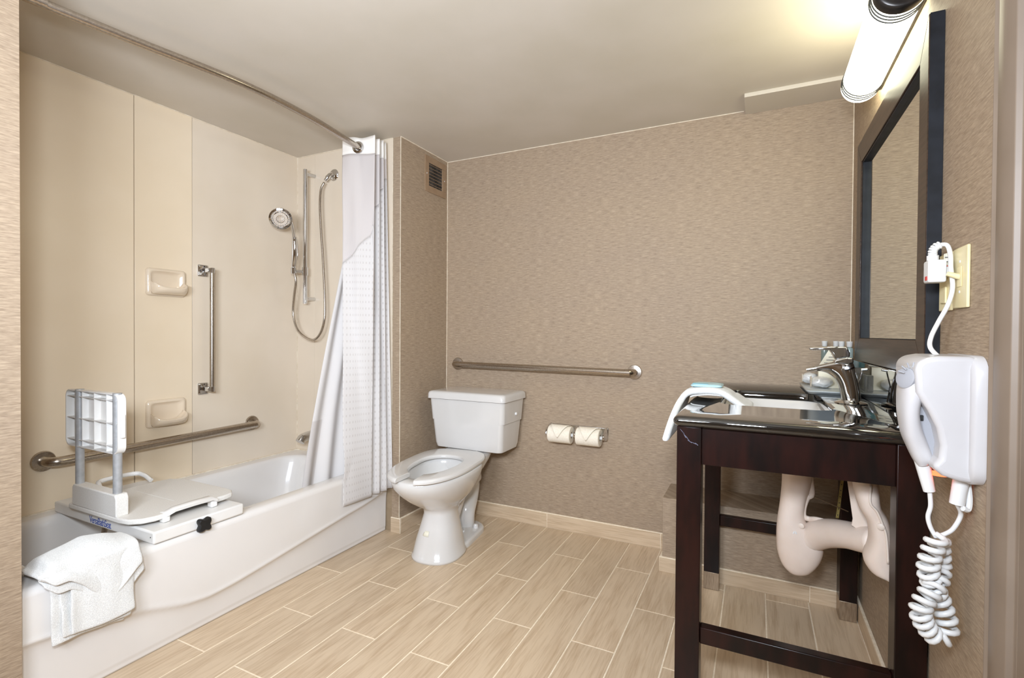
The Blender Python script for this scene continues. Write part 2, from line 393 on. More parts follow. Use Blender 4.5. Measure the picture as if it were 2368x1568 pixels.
# tile skirting
def skirting(name, segs, ax, face, back, ztop=.078):
    root = None
    for i,(a,b) in enumerate(segs):
        if ax == 'x': v = (a+.0015, b-.0015, min(face,back), max(face,back), .001, ztop)
        else: v = (min(face,back), max(face,back), a+.0015, b-.0015, .001, ztop)
        if root is None:
            lo, hi = segs[0][0], segs[-1][1]
            if ax == 'x': cv = (lo, hi, min(face,back)+.002, max(face,back), 0, ztop+.004)
            else: cv = (min(face,back)+(.002 if back > face else 0), max(face,back)-(0 if back > face else .002), lo, hi, 0, ztop+.004)
            root = st(box(name, *cv, GROUT, None, .0015))
        box('tile', *v, TILEX if ax == 'x' else TILE, root, .001, 1)
skirting('baseboard_back', [(XP,-1.655),(-1.655,-1.035),(-1.035,-.421),(-.421,-.377)], 'x', YB-.011, YB)
skirting('baseboard_ledge', [(-.387,.205),(.205,XR-.012)], 'x', 2.323, 2.334, .064)
skirting('baseboard_ledge_side', [(2.3345,YB-.012)], 'y', -.387, -.375, .064)
skirting('baseboard_right', [(1.10,1.62),(1.62,2.322)], 'y', XR-.012, XR, .066)
skirting('baseboard_partition', [(YE,YB-.012)], 'y', XP+.011, XP, .078)
skirting('baseboard_partition_end', [(-1.764,XP+.011)], 'x', YE-.010, YE, .078)
skirting('baseboard_left', [(YF,0),(0,YS)], 'y', XL+.011, XL, .078)
st(boxes('trim_4', [(-1.815,-1.8065,YS,2.112,0,.004)], CAULK, None, .0015))
# doorway casing on the right wall, closed door beside the camera
cas = [(1.098,.366),(1.098,.352),(1.090,.346),(1.083,.352),(1.080,.353),(1.074,.347),(1.05,.342),(1.03,.342),(1.012,.347),(1.008,.355),(1.0,.356),(1.0,.366)]
st(prism('trim_5', [(p[1],p[0]) for p in cas], 0, 2.06, 'z', TRIM, None, .0012))
st(prism('trim_6', [(p[1],.999-p[0]+.12) for p in cas], 0, 2.06, 'z', TRIM, None, .0012))
st(box('trim_7', .345, XR, .12, 1.0, 2.0, 2.06, TRIM, None, .003))
dr = st(box('door_1', .352, XR, .13, .99, .01, 1.995, TRIM, None, .002))
lathe('door_handle', [(.026,0),(.026,.006),(.01,.008),(.01,.035),(.026,.045),(.028,.058),(.018,.068),(0,.07)], (.352,.2,.95), (-1,0,0), STEEL, dr)

# ------------------------------------------------------------------ bathtub
TX0, TX1, TY0, TY1, ZR = XT+.002, -1.783, YS+.002, YE-.004, .368
tub = thing('bathtub', 'white enamelled built-in bathtub with a curved ridge along its apron', 'bathtub', ((TX0+TX1)/2, 1.367, 0))
cx, cy = (TX0+TX1)/2, (TY0+TY1)/2; hx, hy = (TX1-TX0)/2, (TY1-TY0)/2
rings = []
def R3(pts, z): return [Vector((p[0],p[1],z)) for p in pts]
nc, ns = 8, 8
rings.append(R3(rr(cx,cy,hx,hy,.004,nc,ns), ZR-.024))
for a in (0,30,60,90):
    k = .022*(1-math.cos(math.radians(a)))
    rings.append([Vector((min(p[0],TX1-.0), p[1], ZR-.022+.022*math.sin(math.radians(a)))) for p in rr(cx-k/2+.0,cy,hx-k/2,hy,.004,nc,ns)])
ix, iy = cx-.005, cy+.0
irx, iry = hx-.062, hy-.075
for k, z, r in ((0,ZR,.11),(.006,ZR-.002,.11),(.016,ZR-.012,.105),(.022,ZR-.035,.10),(.035,.25,.10),(.05,.15,.11),(.075,.095,.12),(.12,.072,.12),(.2,.066,.1)):
    rings.append(R3(rr(ix,iy,irx-k,iry-k*(1.6 if z < .3 else 1),r if irx-k > r else irx-k-.002,nc,ns), z))
loft('basin', rings, ENAM, tub, (0,1), smooth=60)
# sculpted apron
rid = [(.61,.22),(.80,.20),(.922,.166),(1.0,.140),(1.06,.122),(1.137,.111),(1.238,.116),(1.349,.129),(1.563,.156),(1.822,.189),(1.926,.200),(2.02,.215),(2.121,.24)]
def ridz(y):
    for (a,za),(b,zb) in zip(rid, rid[1:]):
        if a <= y <= b: return za+(zb-za)*(y-a)/(b-a)
    return rid[0][1] if y < .61 else rid[-1][1]
def apron(u, v):
    y = TY0+(TY1-TY0)*u; z = .002+(ZR-.024)*v; zr = ridz(y)
    x = TX1 - .004*(1-v)
    d = z-zr
    if d < 0: x -= .016*(1-math.exp(-((-d)/.022)))*min(1,1)
    x += .0035*math.exp(-(d/.009)**2)
    if z < .02: x -= .002
    return Vector((x, y, z))
V = []; nu, nv = 70, 60
for j in range(nv):
    for i in range(nu): V.append(apron(i/(nu-1), j/(nv-1)))
F = [(j*nu+i, j*nu+i+1, (j+1)*nu+i+1, (j+1)*nu+i) for j in range(nv-1) for i in range(nu-1)]
n0 = len(V)
for j in (0, nv-1):
    for i in range(nu): q = V[j*nu+i]; V.append(Vector((TX1-.06, q.y, q.z)))
F += [(i, i+1, n0+i+1, n0+i) for i in range(nu-1)]
link('apron', mesh('apron', V, F), ENAM, tub, 180)
lathe('overflow_plate', [(.0,0),(.034,0),(.036,.004),(.03,.009),(.012,.011),(0,.011)], (-2.14,TY1-.083,.285), (0,-1,.15), CHROME, tub)
sp = thing('tub_spout', 'small chrome tub spout low on the tub end wall, half behind the curtain', 'spout', (-2.315,YE,.476))
tube('spout', catmull([(-2.315,YE,.482),(-2.315,YE-.05,.482),(-2.315,YE-.11,.474),(-2.315,YE-.13,.455)],4), .026, CHROME, sp)
lathe('escutcheon', [(.034,0),(.034,.004),(.028,.008)], (-2.315,YE,.482), (0,-1,0), CHROME, sp)

# ------------------------------------------------------------------ soap dishes
def soap(z, label):
    t = thing('soap_dish', label, 'soap dish', (-2.487,1.376,z), 'cream soap dishes on the tub wall')
    y0, y1 = 1.29, 1.462; z0, z1 = z-.062, z+.064; x = -2.487
    rg = [[Vector((xx,p[0],p[1])) for p in rr((y0+y1)/2,(z0+z1)/2,(y1-y0)/2-k,(z1-z0)/2-k,.014,4,4)] for xx,k in ((x,0),(x+.008,0),(x+.014,.003),(x+.017,.012))]
    # recessed niche look: inner rings fall back towards the wall
    for xx,k,dz in ((x+.013,.018,.002),(x+.007,.026,.004),(x+.004,.034,.006)):
        rg.append([Vector((xx,p[0],p[1]+dz)) for p in rr((y0+y1)/2,(z0+z1)/2,(y1-y0)/2-k,(z1-z0)/2-k,.014,4,4)])
    loft('backplate', rg, SOAP, t, (1,1), smooth=60)
    # the projecting lip: curved tray swept across the width
    def prof(s):
        e = abs(2*s-1)**4
        return [(x+.006,z-.055),(x+.040-.012*e,z-.058),(x+.070-.022*e,z-.046+.004*e),(x+.078-.024*e,z-.026+.018*e),(x+.070-.022*e,z-.022+.024*e),(x+.050-.014*e,z-.030+.034*e),(x+.022,z-.040+.050*e),(x+.006,z-.026+.056*e)]
    rg = []
    for i in range(13):
        s = i/12; y = y0+.010+(y1-y0-.020)*s
        rg.append([Vector((a,y,b)) for a,b in prof(s)])
    loft('tray', rg, SOAP, t, smooth=70, sub=1)
soap(1.303, 'cream ceramic soap dish on the tub wall, upper of the two')
soap(.696, 'cream ceramic soap dish low on the tub wall, just above the long grab bar')

# ------------------------------------------------------------------ grab bars
def flange(c, ax, parent, r=.040):
    lathe('flange', [(r,0),(r,.003),(r*.93,.009),(r*.5,.011),(.02,.012)], c, ax, STEEL, parent)
g1 = thing('grab_bar', 'long brushed steel grab bar running along the tub wall behind the bath seat', 'grab bar', (-2.49,1.376,.57))
yA, yB, zg, xg = .930, 1.822, .568, -2.49
tube('bar', catmull([(xg+.002,yA,zg),(xg+.032,yA,zg),(xg+.052,yA+.012,zg),(xg+.060,yA+.035,zg),(xg+.060,yA+.09,zg)],5)[:-1]+
     catmull([(xg+.060,yA+.09,zg),(xg+.060,yB-.09,zg+.008),(xg+.060,yB-.035,zg+.008),(xg+.052,yB-.012,zg+.008),(xg+.032,yB,zg+.008),(xg+.002,yB,zg+.008)],5), .019, STEEL, g1, 18)
flange((xg,yA,zg), (1,0,0), g1); flange((xg,yB,zg+.008), (1,0,0), g1)
g2 = thing('grab_bar', 'brushed steel grab bar on the back wallpaper above the toilet tank', 'grab bar', (-1.09,2.572,.888))
xa, xb, yb, zb = -1.628, -.560, 2.572, .892
tube('bar', catmull([(xa,yb-.002,zb),(xa,yb-.03,zb),(xa+.012,yb-.053,zb),(xa+.038,yb-.062,zb),(xa+.09,yb-.062,zb)],5)[:-1]+
     catmull([(xa+.09,yb-.062,zb),(xb-.09,yb-.062,zb-.008),(xb-.038,yb-.062,zb-.008),(xb-.012,yb-.053,zb-.008),(xb,yb-.03,zb-.008),(xb,yb-.002,zb-.008)],5), .018, STEEL, g2, 18)
flange((xa,yb,zb), (0,-1,0), g2, .038); flange((xb,yb,zb-.008), (0,-1,0), g2, .038)
g3 = thing('grab_bar', 'vertical steel bar with square chrome wall plates beside the soap dishes', 'grab bar', (-2.49,1.56,.77))
for z in (1.381, .791):
    rg = [[Vector((-2.49+h,p[0],p[1])) for p in rr(1.553,z,.026-k,.030-k,.006,4,1)] for h,k in ((0,0),(.004,0),(.008,.003),(.009,.007))]
    pl = loft('wall_plate', rg, CHROME, g3, smooth=50)
    box('arm', -2.482,-2.434,1.545,1.576,z-.010,z+.011, CHROME, pl, .002)
    lathe('collar', [(.0125,-.013),(.0135,-.012),(.0135,.012),(.0125,.013)], (-2.436,1.566,z), (0,0,1), CHROME, pl)
    for dy, dz in ((-.017,0),(.002,.022)):
        lathe('screw', [(.003,0),(.003,.0012)], (-2.481,1.553+dy,z+dz), (1,0,0), BLACKP, pl, seg=8)
tube('bar', [(-2.436,1.566,.781),(-2.436,1.566,1.39)], .0112, STEEL, g3, 16)

# ------------------------------------------------------------------ shower fittings
sb = thing('shower_slide_bar', 'chrome vertical slide bar on the tub end wall', 'slide bar', (-2.353,2.06,1.243))
tube('pole', [(-2.353,2.062,1.243),(-2.353,2.062,2.018)], .0125, CHROME, sb, 18)
for z in (1.995,1.272):
    tube('bracket', [(-2.352,2.062,z),(-2.347,2.124,z)], .011, CHROME, sb, 14)
sl = tube('slider', [(-2.353,2.062,1.405),(-2.353,2.062,1.452)], .018, CHROME, sb, 16)
tube('holder_arm', [(-2.353,2.062,1.427),(-2.386,2.02,1.427)], .009, CHROME, sl, 10)
tube('holder_cup', [(-2.389,2.012,1.412),(-2.389,2.012,1.446)], .015, CHROME, sl, 14)
hs = thing('hand_shower', 'chrome hand shower with round spray head hanging in its holder', 'hand shower', (-2.389,2.012,1.41))
hb = Vector((-2.389,2.012,1.44)); p1 = at(682,585,1,2.005); p2 = at(681,552,1,1.995); p3 = at(676,525,1,1.965); p4 = at(668,500,1,1.93)
tube('handle', catmull([hb+Vector((0,0,.0)), hb+Vector((0,0,.02)), p1, p2, p2+Vector((0,-.004,.01)), p3, p4],4),
     [v.x for v in catmull([(.010,0,0),(.012,0,0),(.017,0,0),(.013,0,0),(.009,0,0),(.0085,0,0),(.009,0,0)],4)], CHROME, hs, 16, smooth=60)
hc = at(649,505,1,1.905); hd = (Vector((0,0,CAMZ))-hc).normalized(); hd = (hd+Vector((-.06,-.02,-.32))).normalized()
hd2 = lathe('spray_head', [(0,-.022),(.03,-.02),(.052,-.008),(.060,.004),(.059,.012),(.050,.015),(.045,.011),(.040,.011),(.036,.014),(.022,.014),(.020,.011),(0,.012)], hc, hd, CHROME, hs, 32, smooth=35)
q = hd.to_track_quat('Z','Y')
noz = []
for rad, cnt in ((.042,20),(.029,16),(.013,8)):
    for k in range(cnt):
        a = 2*PI*k/cnt; c = hc + q @ Vector((rad*math.cos(a), rad*math.sin(a), .012))
        bm = bmesh.new(); bmesh.ops.create_cone(bm, segments=6, radius1=.0022, radius2=.0012, depth=.006, cap_ends=True,
            matrix=Matrix.Translation(c) @ q.to_matrix().to_4x4()); me = bpy.data.meshes.new('n'); bm.to_mesh(me); bm.free(); noz.append(me)
merge_meshes('nozzles', noz, GREYP, hd2, smooth=60)
hose = [hb+Vector((0,0,-.01))]+[at(u,v,1,y) for u,v,y in ((684,650,2.02),(680,685,2.03),(678,725,2.04),(686,758,2.04),(703,778,2.045),(725,786,2.045),(741,770,2.05),(750,738,2.05),(751,690,2.055),(747,600,2.06),(743,540,2.06),(740,480,2.06),(742,440,2.07),(750,422,2.08))]
tube('hose', catmull(hose,7), .0068, STEEL, hs, 10, smooth=180)
sa = thing('shower_outlet', 'short chrome shower outlet with round plate feeding the hose', 'shower arm', (-2.19,2.125,1.985))
ac = at(773,405,1,2.125)
lathe('wall_plate', [(.034,0),(.034,.003),(.028,.010),(.014,.013)], ac, (0,-1,0), CHROME, sa)
ae = at(752,418,1,2.078)
tube('elbow', catmull([ac+Vector((0,-.003,0)), ac+Vector((-.005,-.022,-.004)), (ac+ae)/2+Vector((-.002,-.014,-.002)), ae],5), [.012]*6+[.0135]*6+[.010]*4, CHROME, sa, 14)

# ------------------------------------------------------------------ rod and curtain
rod = thing('shower_rod', 'curved brushed metal shower curtain rod spanning the tub', 'curtain rod', (-1.9,1.37,2.03))
rp = catmull([(-1.93,.612,2.05),(-1.925,.65,2.05),(-1.868,.931,2.043),(-1.795,1.267,2.036),(-1.795,1.593,2.034),(-1.855,1.963,2.034),(-1.862,2.03,2.036),(-1.862,2.123,2.038)],8)
tube('pole', rp, .0145, STEEL, rod, 16, smooth=180)
for c, a in (((-1.862,YE,2.038),(0,-1,0)),((-1.93,YS,2.05),(0,1,0))):
    q = Vector(a)
    rg = [[Vector((c[0]+p[0], c[1]+q.y*h, c[2]+p[1])) for p in rr(0,0,.026-k,.040-k,.024-k,6,2)] for h,k in ((0,0),(.006,0),(.010,.006),(.011,.012))]
    loft('flange', rg, STEEL, rod, smooth=50)
tube('joint_sleeve', catmull([(-1.921,.655,2.05),(-1.914,.69,2.05),(-1.907,.725,2.05)],3), .0150, STEEL, rod, 16)
cur = thing('shower_curtain', 'white shower curtain bunched at the tub end with sheer upper band', 'curtain', (-1.8,1.95,.24))
def lerp(a, b, t): return a+(b-a)*t
# plan of the gathers: a flat leading panel, then tight pleats stacked along the rod
TOPP = [(-1.955,1.950),(-1.765,1.985),(-1.925,2.003),(-1.768,2.022),(-1.920,2.038),(-1.772,2.056),(-1.915,2.072),(-1.785,2.092)]
BOTP = [(-1.767,1.775),(-1.752,1.955),(-1.774,1.985),(-1.748,2.010),(-1.772,2.036),(-1.746,2.062),(-1.770,2.088),(-1.746,2.110)]
SK = [0,.34,.45,.56,.67,.78,.89,1.0]
def outer(s, z, amp=1):
    k = 0
    while k < len(SK)-2 and s > SK[k+1]: k += 1
    t = (s-SK[k])/(SK[k+1]-SK[k]); t = .5-.5*math.cos(PI*t) if k else t + .05*math.sin(2*PI*t)
    h = (z-.24)/(2.09-.24)
    a = Vector(TOPP[k]).lerp(Vector(TOPP[k+1]), t); b = Vector(BOTP[k]).lerp(Vector(BOTP[k+1]), t)
    x, y = b.lerp(a, h); d = Vector(TOPP[k+1])-Vector(TOPP[k]); d.normalize()
    o = .006*math.sin(z*4+s*11)*math.sin(min(1,t)*PI)+.006*noise.noise(Vector((s*9,z*3.5,1)))*(1 if k == 0 else .5)
    x += d.y*o; y -= d.x*o
    cl = TX1+.007
    if x < cl: x = lerp(cl, x, max(0,min(1,(z-.40)/.14)))
    return Vector((x, min(y, YE-.004), z))
def strip(name, z0f, z1f, mat, fn, nu=110, nv=24, solid=.0015):
    def f(u, v):
        return fn(u, lerp(z0f(u), z1f(u), v))
    return sheet(name, f, nu, nv, mat, cur, solid, uv=lambda u, v: (u*2.2*.5, lerp(z0f(u), z1f(u), v)*1.0))
zb0 = lambda u: .243-.055*u*0+.0*math.sin(u*8)
zs = lambda u: 1.43+.16*min(1,u/.34)+.19*max(0,min(1,(u-.3)/.3))+.12*max(0,min(1,(u-.62)/.3))
zh = lambda u: 2.000+.003*math.sin(u*14)
ztop = lambda u: 2.088+.004*math.sin(u*20)
strip('fabric_panel', zb0, zs, FAB, outer, 120, 70)
strip('sheer_band', zs, zh, SHEER, outer, 120, 30)
strip('header', zh, ztop, LINER, outer, 120, 6, .003)
def inner(s, z):
    h = min(1, max(0, (z-.3)/1.15)); h2 = h**1.15
    A = Vector((lerp(-1.915,-1.955,h2), lerp(1.650,1.955,h2), 0)); B = Vector((lerp(-1.876,-1.90,h2), lerp(1.93,2.07,h2), 0))
    p = A.lerp(B, s); d = (B-A).normalized(); nrm = Vector((d.y,-d.x,0))
    o = .013*math.sin(s*PI*5+.6)*(1-.5*h)+.004*noise.noise(Vector((s*5,z*3,4)))
    q = p+nrm*o
    if z < .42: q.x = min(q.x, -1.868)
    return Vector((q.x, q.y, z))
sheet('liner_panel', lambda u, v: inner(u, lerp(.30,1.60,v)), 60, 40, FAB, cur, .0015, uv=lambda u, v: (u*.02, v*.02))
gc = Vector(at(824,344,1,1.905))
gr = lathe('grommet', [(.017,-.003),(.030,-.003),(.032,0),(.030,.004),(.022,.006),(.017,.003),(.017,-.003)], (-1.8585,1.963,2.034), (.30,-.95,0), CHROME, cur, 28, caps=(0,0))

# ------------------------------------------------------------------ bath seat
bs = thing('transfer_bench', 'white plastic bath transfer seat with backrest standing across the tub rim', 'bath seat', (-2.1,1.11,.368))
base = box('base_board', -2.452, -1.783, .949, 1.272, .3695, .411, PLAST, bs, .006, 3)
# swivel seat plate with a raised grip on the front and rear edge
out = []
for x,y in ((-2.27,.925),(-2.262,.917),(-1.93,.917),(-1.885,.925),(-1.855,.950),(-1.842,.985),(-1.842,1.03),(-1.872,1.046),(-1.875,1.06),(-1.875,1.165),(-1.872,1.18),(-1.842,1.192),(-1.842,1.235),(-1.85,1.27),(-1.885,1.292),(-1.93,1.296),(-2.20,1.296),(-2.26,1.27),(-2.272,1.22)):
    out.append((x,y))
prism('seat_plate', out, .425, .4435, 'z', PLASTG, bs, .005, 3)
hp = [(-1.85,1.015),(-1.838,1.024),(-1.835,1.045),(-1.833,1.11),(-1.835,1.178),(-1.84,1.20)]
hr = []
for i,(x,y) in enumerate(hp):
    zt = (.444,.449,.457,.459,.457,.446)[i]
    hr.append([Vector((x-.022,y,zt-.014)),Vector((x+.008,y,zt-.014)),Vector((x+.010,y,zt-.004)),Vector((x+.004,y,zt)),Vector((x-.018,y,zt)),Vector((x-.022,y,zt-.004))])
loft('front_grip', hr, PLAST, bs, smooth=60)
for y in (1.022, 1.192):
    boxes('foot', [(-1.866,-1.838,y-.012,y+.012,.412,.438)], PLAST, bs, .004)
tube('rear_grip', catmull([(-2.272,1.03,.452),(-2.315,1.035,.470),(-2.345,1.06,.478),(-2.345,1.17,.478),(-2.315,1.195,.470),(-2.272,1.2,.452)],5), .009, PLAST, bs, 8)
box('turntable', -2.14,-1.98,1.03,1.19,.411,.4255, PLAST, bs, .004)
bm_ = box('seam_strip', -2.20,-1.95,1.108,1.110,.4430,.4440, PLAST, bs)
prism('back_mount', [(-2.237,.4425),(-1.944,.4425),(-1.944,.505),(-1.952,.519),(-2.228,.519),(-2.237,.508)], .917, .957, 'y', PLASTG, bs, .004)
for x in (-2.224, -1.972):
    tube('back_pole', [(x,.936,.50),(x,.936,.864)], .0135, ALU, bs, 16)
bx0, bx1, bz0, bz1 = -2.299, -1.945, .655, .862
by0, by1 = .924, .953
o2 = rr((bx0+bx1)/2,(bz0+bz1)/2,(bx1-bx0)/2,(bz1-bz0)/2,.026,5,2); i2 = rr((bx0+bx1)/2,(bz0+bz1)/2,(bx1-bx0)/2-.004,(bz1-bz0)/2-.004,.022,5,2)
P = lambda pts,y:[Vector((a,y,b)) for a,b in pts]
br = loft('backrest', [P(i2,by1-.005),P(i2,by0),P(o2,by0),P(o2,by1-.004),P([(lerp(a,(bx0+bx1)/2,.03),lerp(b,(bz0+bz1)/2,.04)) for a,b in o2],by1)], PLAST, bs, (1,1), smooth=40)
for x in (-2.190,-2.108,-2.026): box('rib', x-.0015,x+.0015,by0+.004,by1-.004,bz0+.003,bz1-.003, PLAST, br)
for z in (.680,.759,.838): box('rib', bx0+.003,bx1-.003,by0+.003,by1-.004,z-.0015,z+.0015, PLAST, br)
for x,s in ((bx1,1),(bx0,-1)):
    a,b = sorted((x, x+s*.010)); box('side_clip', a, b, .930, .943, .712, .792, PLAST, br, .002)
kn = []
kc = Vector((-1.783,1.109,.386))
for h,k in ((.002,.8),(.006,1),(.018,1),(.024,.86)):
    kn.append([kc+Vector((h, (.024+.0055*math.cos(4*a+PI))*k*math.cos(a), (.024+.0055*math.cos(4*a+PI))*k*math.sin(a))) for a in [2*PI*i/40+.3 for i in range(40)]])
tag(loft('knob', kn, BLACKP, bs, smooth=50), 'black four-lobed knob')
tube('clamp_arm', catmull([(-2.16,.985,.366),(-2.165,.985,.335),(-2.185,.985,.30),(-2.215,.985,.28)],4), .010, STEEL, bs, 10, sq=.6)
lathe('rivet', [(.002,0),(.002,.001)], (-1.80,.949,.392), (0,-1,0), BLACKP, bs, seg=8)
def text(name, body, size, mat, parent, loc, xdir, zdir, sx=1, ext=.0003):
    cu = bpy.data.curves.new(name,'FONT'); cu.body = body; cu.size = size; cu.extrude = ext; cu.space_character = .82
    tmp = bpy.data.objects.new('tmp', cu); S.collection.objects.link(tmp)
    bpy.context.view_layer.update()
    me = bpy.data.meshes.new_from_object(tmp.evaluated_get(bpy.context.evaluated_depsgraph_get()))
    bpy.data.objects.remove(tmp)
    X = Vector(xdir).normalized(); Z = Vector(zdir).normalized(); N = X.cross(Z)
    mt = Matrix(((X.x,Z.x,N.x,loc[0]),(X.y,Z.y,N.y,loc[1]),(X.z,Z.z,N.z,loc[2]),(0,0,0,1)))
    me.transform(mt @ Matrix.Diagonal((sx,1,1,1)))
    me.name = name; me.materials.clear()
    return link(name, me, mat, parent)
tag(text('lettering', 'VersaBathSeat', .036, LOGO, base, (-2.188,.9486,.377), (1,0,0), (0,0,1), .86), 'blue VersaBathSeat lettering')

# ------------------------------------------------------------------ towel over the tub rim
tw = thing('bath_towel', 'crumpled white terry towel hanging over the near end of the tub rim', 'towel', (-1.77,.77,.18))
def hang(y0,y1,zt,zb,x,seed,slant=0,curl=.004):
    def f(u, v):
        y = lerp(y0,y1,u)+slant*(1-v)+.004*noise.noise(Vector((u*3,v*4,seed))); z = lerp(zb,zt,v)+.010*math.sin(u*3+seed)*(1-v)
        xx = x+.006*math.sin(u*5+seed+v*2)+.005*noise.noise(Vector((u*4,v*3,seed+5)))+curl*(1-v)
        return Vector((xx,y,z))
    return f
sheet('fold', hang(.668,.850,.41,.182,-1.768,1,.006), 20, 20, TERRY, tw, .006, 1)
sheet('fold', hang(.690,.862,.41,.200,-1.757,2.2,.004), 20, 20, TERRY, tw, .006, 1)
sheet('fold', hang(.712,.872,.41,.212,-1.746,3.4,.0), 20, 20, TERRY, tw, .006, 1)
def flap(u, v):
    y = lerp(.640,.885,u)
    KU = (0,.12,.25,.40,.55,.65,.80,.92,1.01); KZ = (.40,.372,.372,.338,.292,.262,.300,.335,.352)
    for i in range(8):
        if KU[i] <= u <= KU[i+1]: zb = lerp(KZ[i],KZ[i+1],(u-KU[i])/(KU[i+1]-KU[i])); break
    crest = .452-.03*abs(u-.55)*2-.02*(u < .1)
    if v < .5:
        t = v/.5; a = t*PI/2
        x = lerp(-1.905,-1.825,t); z = lerp(.378,crest,math.sin(a))
    elif v < .68:
        t = (v-.5)/.18; x = lerp(-1.825,-1.748,math.sin(t*PI/2)); z = lerp(crest,.405,t*t)
    else:
        t = (v-.68)/.32; x = lerp(-1.748,-1.738,t)+.006*math.sin(u*9)*t; z = lerp(.405,zb,t)
    z = z if v < .6 else min(z, lerp(crest,zb,(v-.6)/.4)+.0)
    wr = .007*noise.noise(Vector((u*4,v*5,9)))
    return Vector((x+wr, y+.015*(v-.5)*(1 if u > .5 else .4), z+wr))
sheet('top_flap', flap, 34, 34, TERRY, tw, .009, 1)
def flap2(u, v):
    p = flap(u, .6+.4*v); zb = p.z-(.026 if v > .3 else .0)*v*1.2
    return Vector((p.x-.012, p.y+.012*v, zb))
sheet('under_flap', flap2, 26, 16, TERRY, tw, .005, 1)

# ------------------------------------------------------------------ toilet
TCX = -1.405
to = thing('toilet', 'white two-piece toilet with open-front seat in the corner alcove', 'toilet', (TCX,2.1,0))
def er(z, cy, w, f, b, e=2.2, eb=None, dx=0): return [Vector((p[0],p[1],z)) for p in egg(TCX+dx,cy,w,f,b,48,e,eb)]
bowl = [er(.0,2.03,.124,.146,.13,2.4), er(.012,2.03,.124,.146,.13,2.4), er(.02,2.03,.118,.138,.125,2.4), er(.08,2.03,.106,.124,.12,2.4), er(.15,2.035,.088,.104,.11,2.3), er(.205,2.04,.077,.09,.105,2.2),
        er(.232,2.045,.084,.10,.12), er(.262,2.05,.110,.165,.15), er(.30,2.055,.142,.235,.185), er(.34,2.055,.166,.290,.21), er(.375,2.055,.180,.328,.225), er(.405,2.055,.187,.345,.232), er(.424,2.055,.186,.343,.232),er(.428,2.055,.180,.337,.228),
        er(.428,2.03,.130,.245,.15), er(.422,2.03,.122,.236,.142), er(.39,2.03,.128,.235,.145), er(.32,2.03,.11,.19,.12), er(.25,2.05,.07,.11,.08), er(.21,2.07,.045,.06,.05)]
bw = loft('bowl', bowl, PORC, to, (1,1), smooth=180)
tag(lathe('water', [(0,.0),(.06,.0),(.062,-.002),(0,-.003)], (TCX,2.06,.252), (0,0,1), M('bowl_water',(.85,.9,.9,1),.02,Transmission_Weight=.6), bw), None)
# trapway behind the pedestal, foot slab and tank deck
tube('trapway', catmull([(TCX,2.10,.15),(TCX,2.18,.235),(TCX,2.28,.325),(TCX,2.355,.325),(TCX,2.395,.25),(TCX,2.375,.17),(TCX,2.33,.10),(TCX,2.325,.02)],5), [.058]*8+[.062]*12+[.050]*16, PORC, to, 20, sq=1.12, smooth=180)
ft = rr(TCX,2.23,.112,.185,.10,8,3)
loft('foot', [[Vector((TCX+(p[0]-TCX)*k,2.22+(p[1]-2.22)*k,z)) for p in ft] for z,k in ((0,1),(.018,1),(.026,.975),(.031,.90))], PORC, to, smooth=60)
for dx in (.078,-.078): lathe('bolt_cap', [(.014,0),(.013,.016),(.010,.022),(0,.024)], (TCX+dx,2.30,.029), (0,0,1), PORC, to, 16)
dk = []
for y,zb,wv in ((2.16,.30,.13),(2.24,.30,.145),(2.32,.345,.150),(2.42,.405,.13),(2.50,.428,.12)):
    dk.append([Vector((TCX+a*wv, y, lerp(zb,.440,b))) for a,b in ((-1,.8),(-.96,1),(0,1),(.96,1),(1,.8),(.92,.35),(.6,.05),(0,0),(-.6,.05),(-.92,.35))])
loft('deck', dk, PORC, to, smooth=60, sub=1)
# seat: open-front horseshoe
def seatring(z, gi, go):
    O, I = [], []; n = 44
    for k in range(n+1):
        a = math.radians(-90+11+(338)*k/n); c, s = math.cos(a), math.sin(a); e = 2.3 if s < 0 else 3.4
        O.append(Vector((TCX+(.182-go)*math.copysign(abs(c)**(2/e),c), 2.03+((.345-go) if s < 0 else (.262-go))*math.copysign(abs(s)**(2/e),s), z)))
        a2 = math.radians(-90+17+(326)*k/n); c, s = math.cos(a2), math.sin(a2); e = 2.2
        I.append(Vector((TCX+(.108+gi)*math.copysign(abs(c)**(2/e),c), 2.03+((.24+gi) if s < 0 else (.125+gi))*math.copysign(abs(s)**(2/e),s), z)))
    # move inner tips forward so the fork ends are rounded
    return O, I
prof = [(.4300,.0,.0),(.4300,.0,.0),(.440,-.003,-.002),(.4490,.001,.004),(.4515,.010,.012)]
VV, FF = [], []
rows = []
for z,gi,go in prof[1:]:
    O,I = seatring(z,gi,go); rows.append((O,I))
n = len(rows[0][0])
seq = [r[0] for r in rows] + [r[1] for r in rows][::-1]
for L_ in seq: VV += L_
m_ = len(seq)
for i in range(m_):
    for k in range(n-1):
        a = i*n+k; b = ((i+1)%m_)*n+k; FF.append((a,a+1,b+1,b))
FF.append(tuple(i*n for i in range(m_))); FF.append(tuple(i*n+n-1 for i in range(m_-1,-1,-1)))
link('seat', mesh('seat',VV,FF), PORC, to, 50, .002, 2)
for dx in (-.075,.075): box('hinge', TCX+dx-.015,TCX+dx+.015,2.275,2.302,.428,.446, PORC, to, .005)
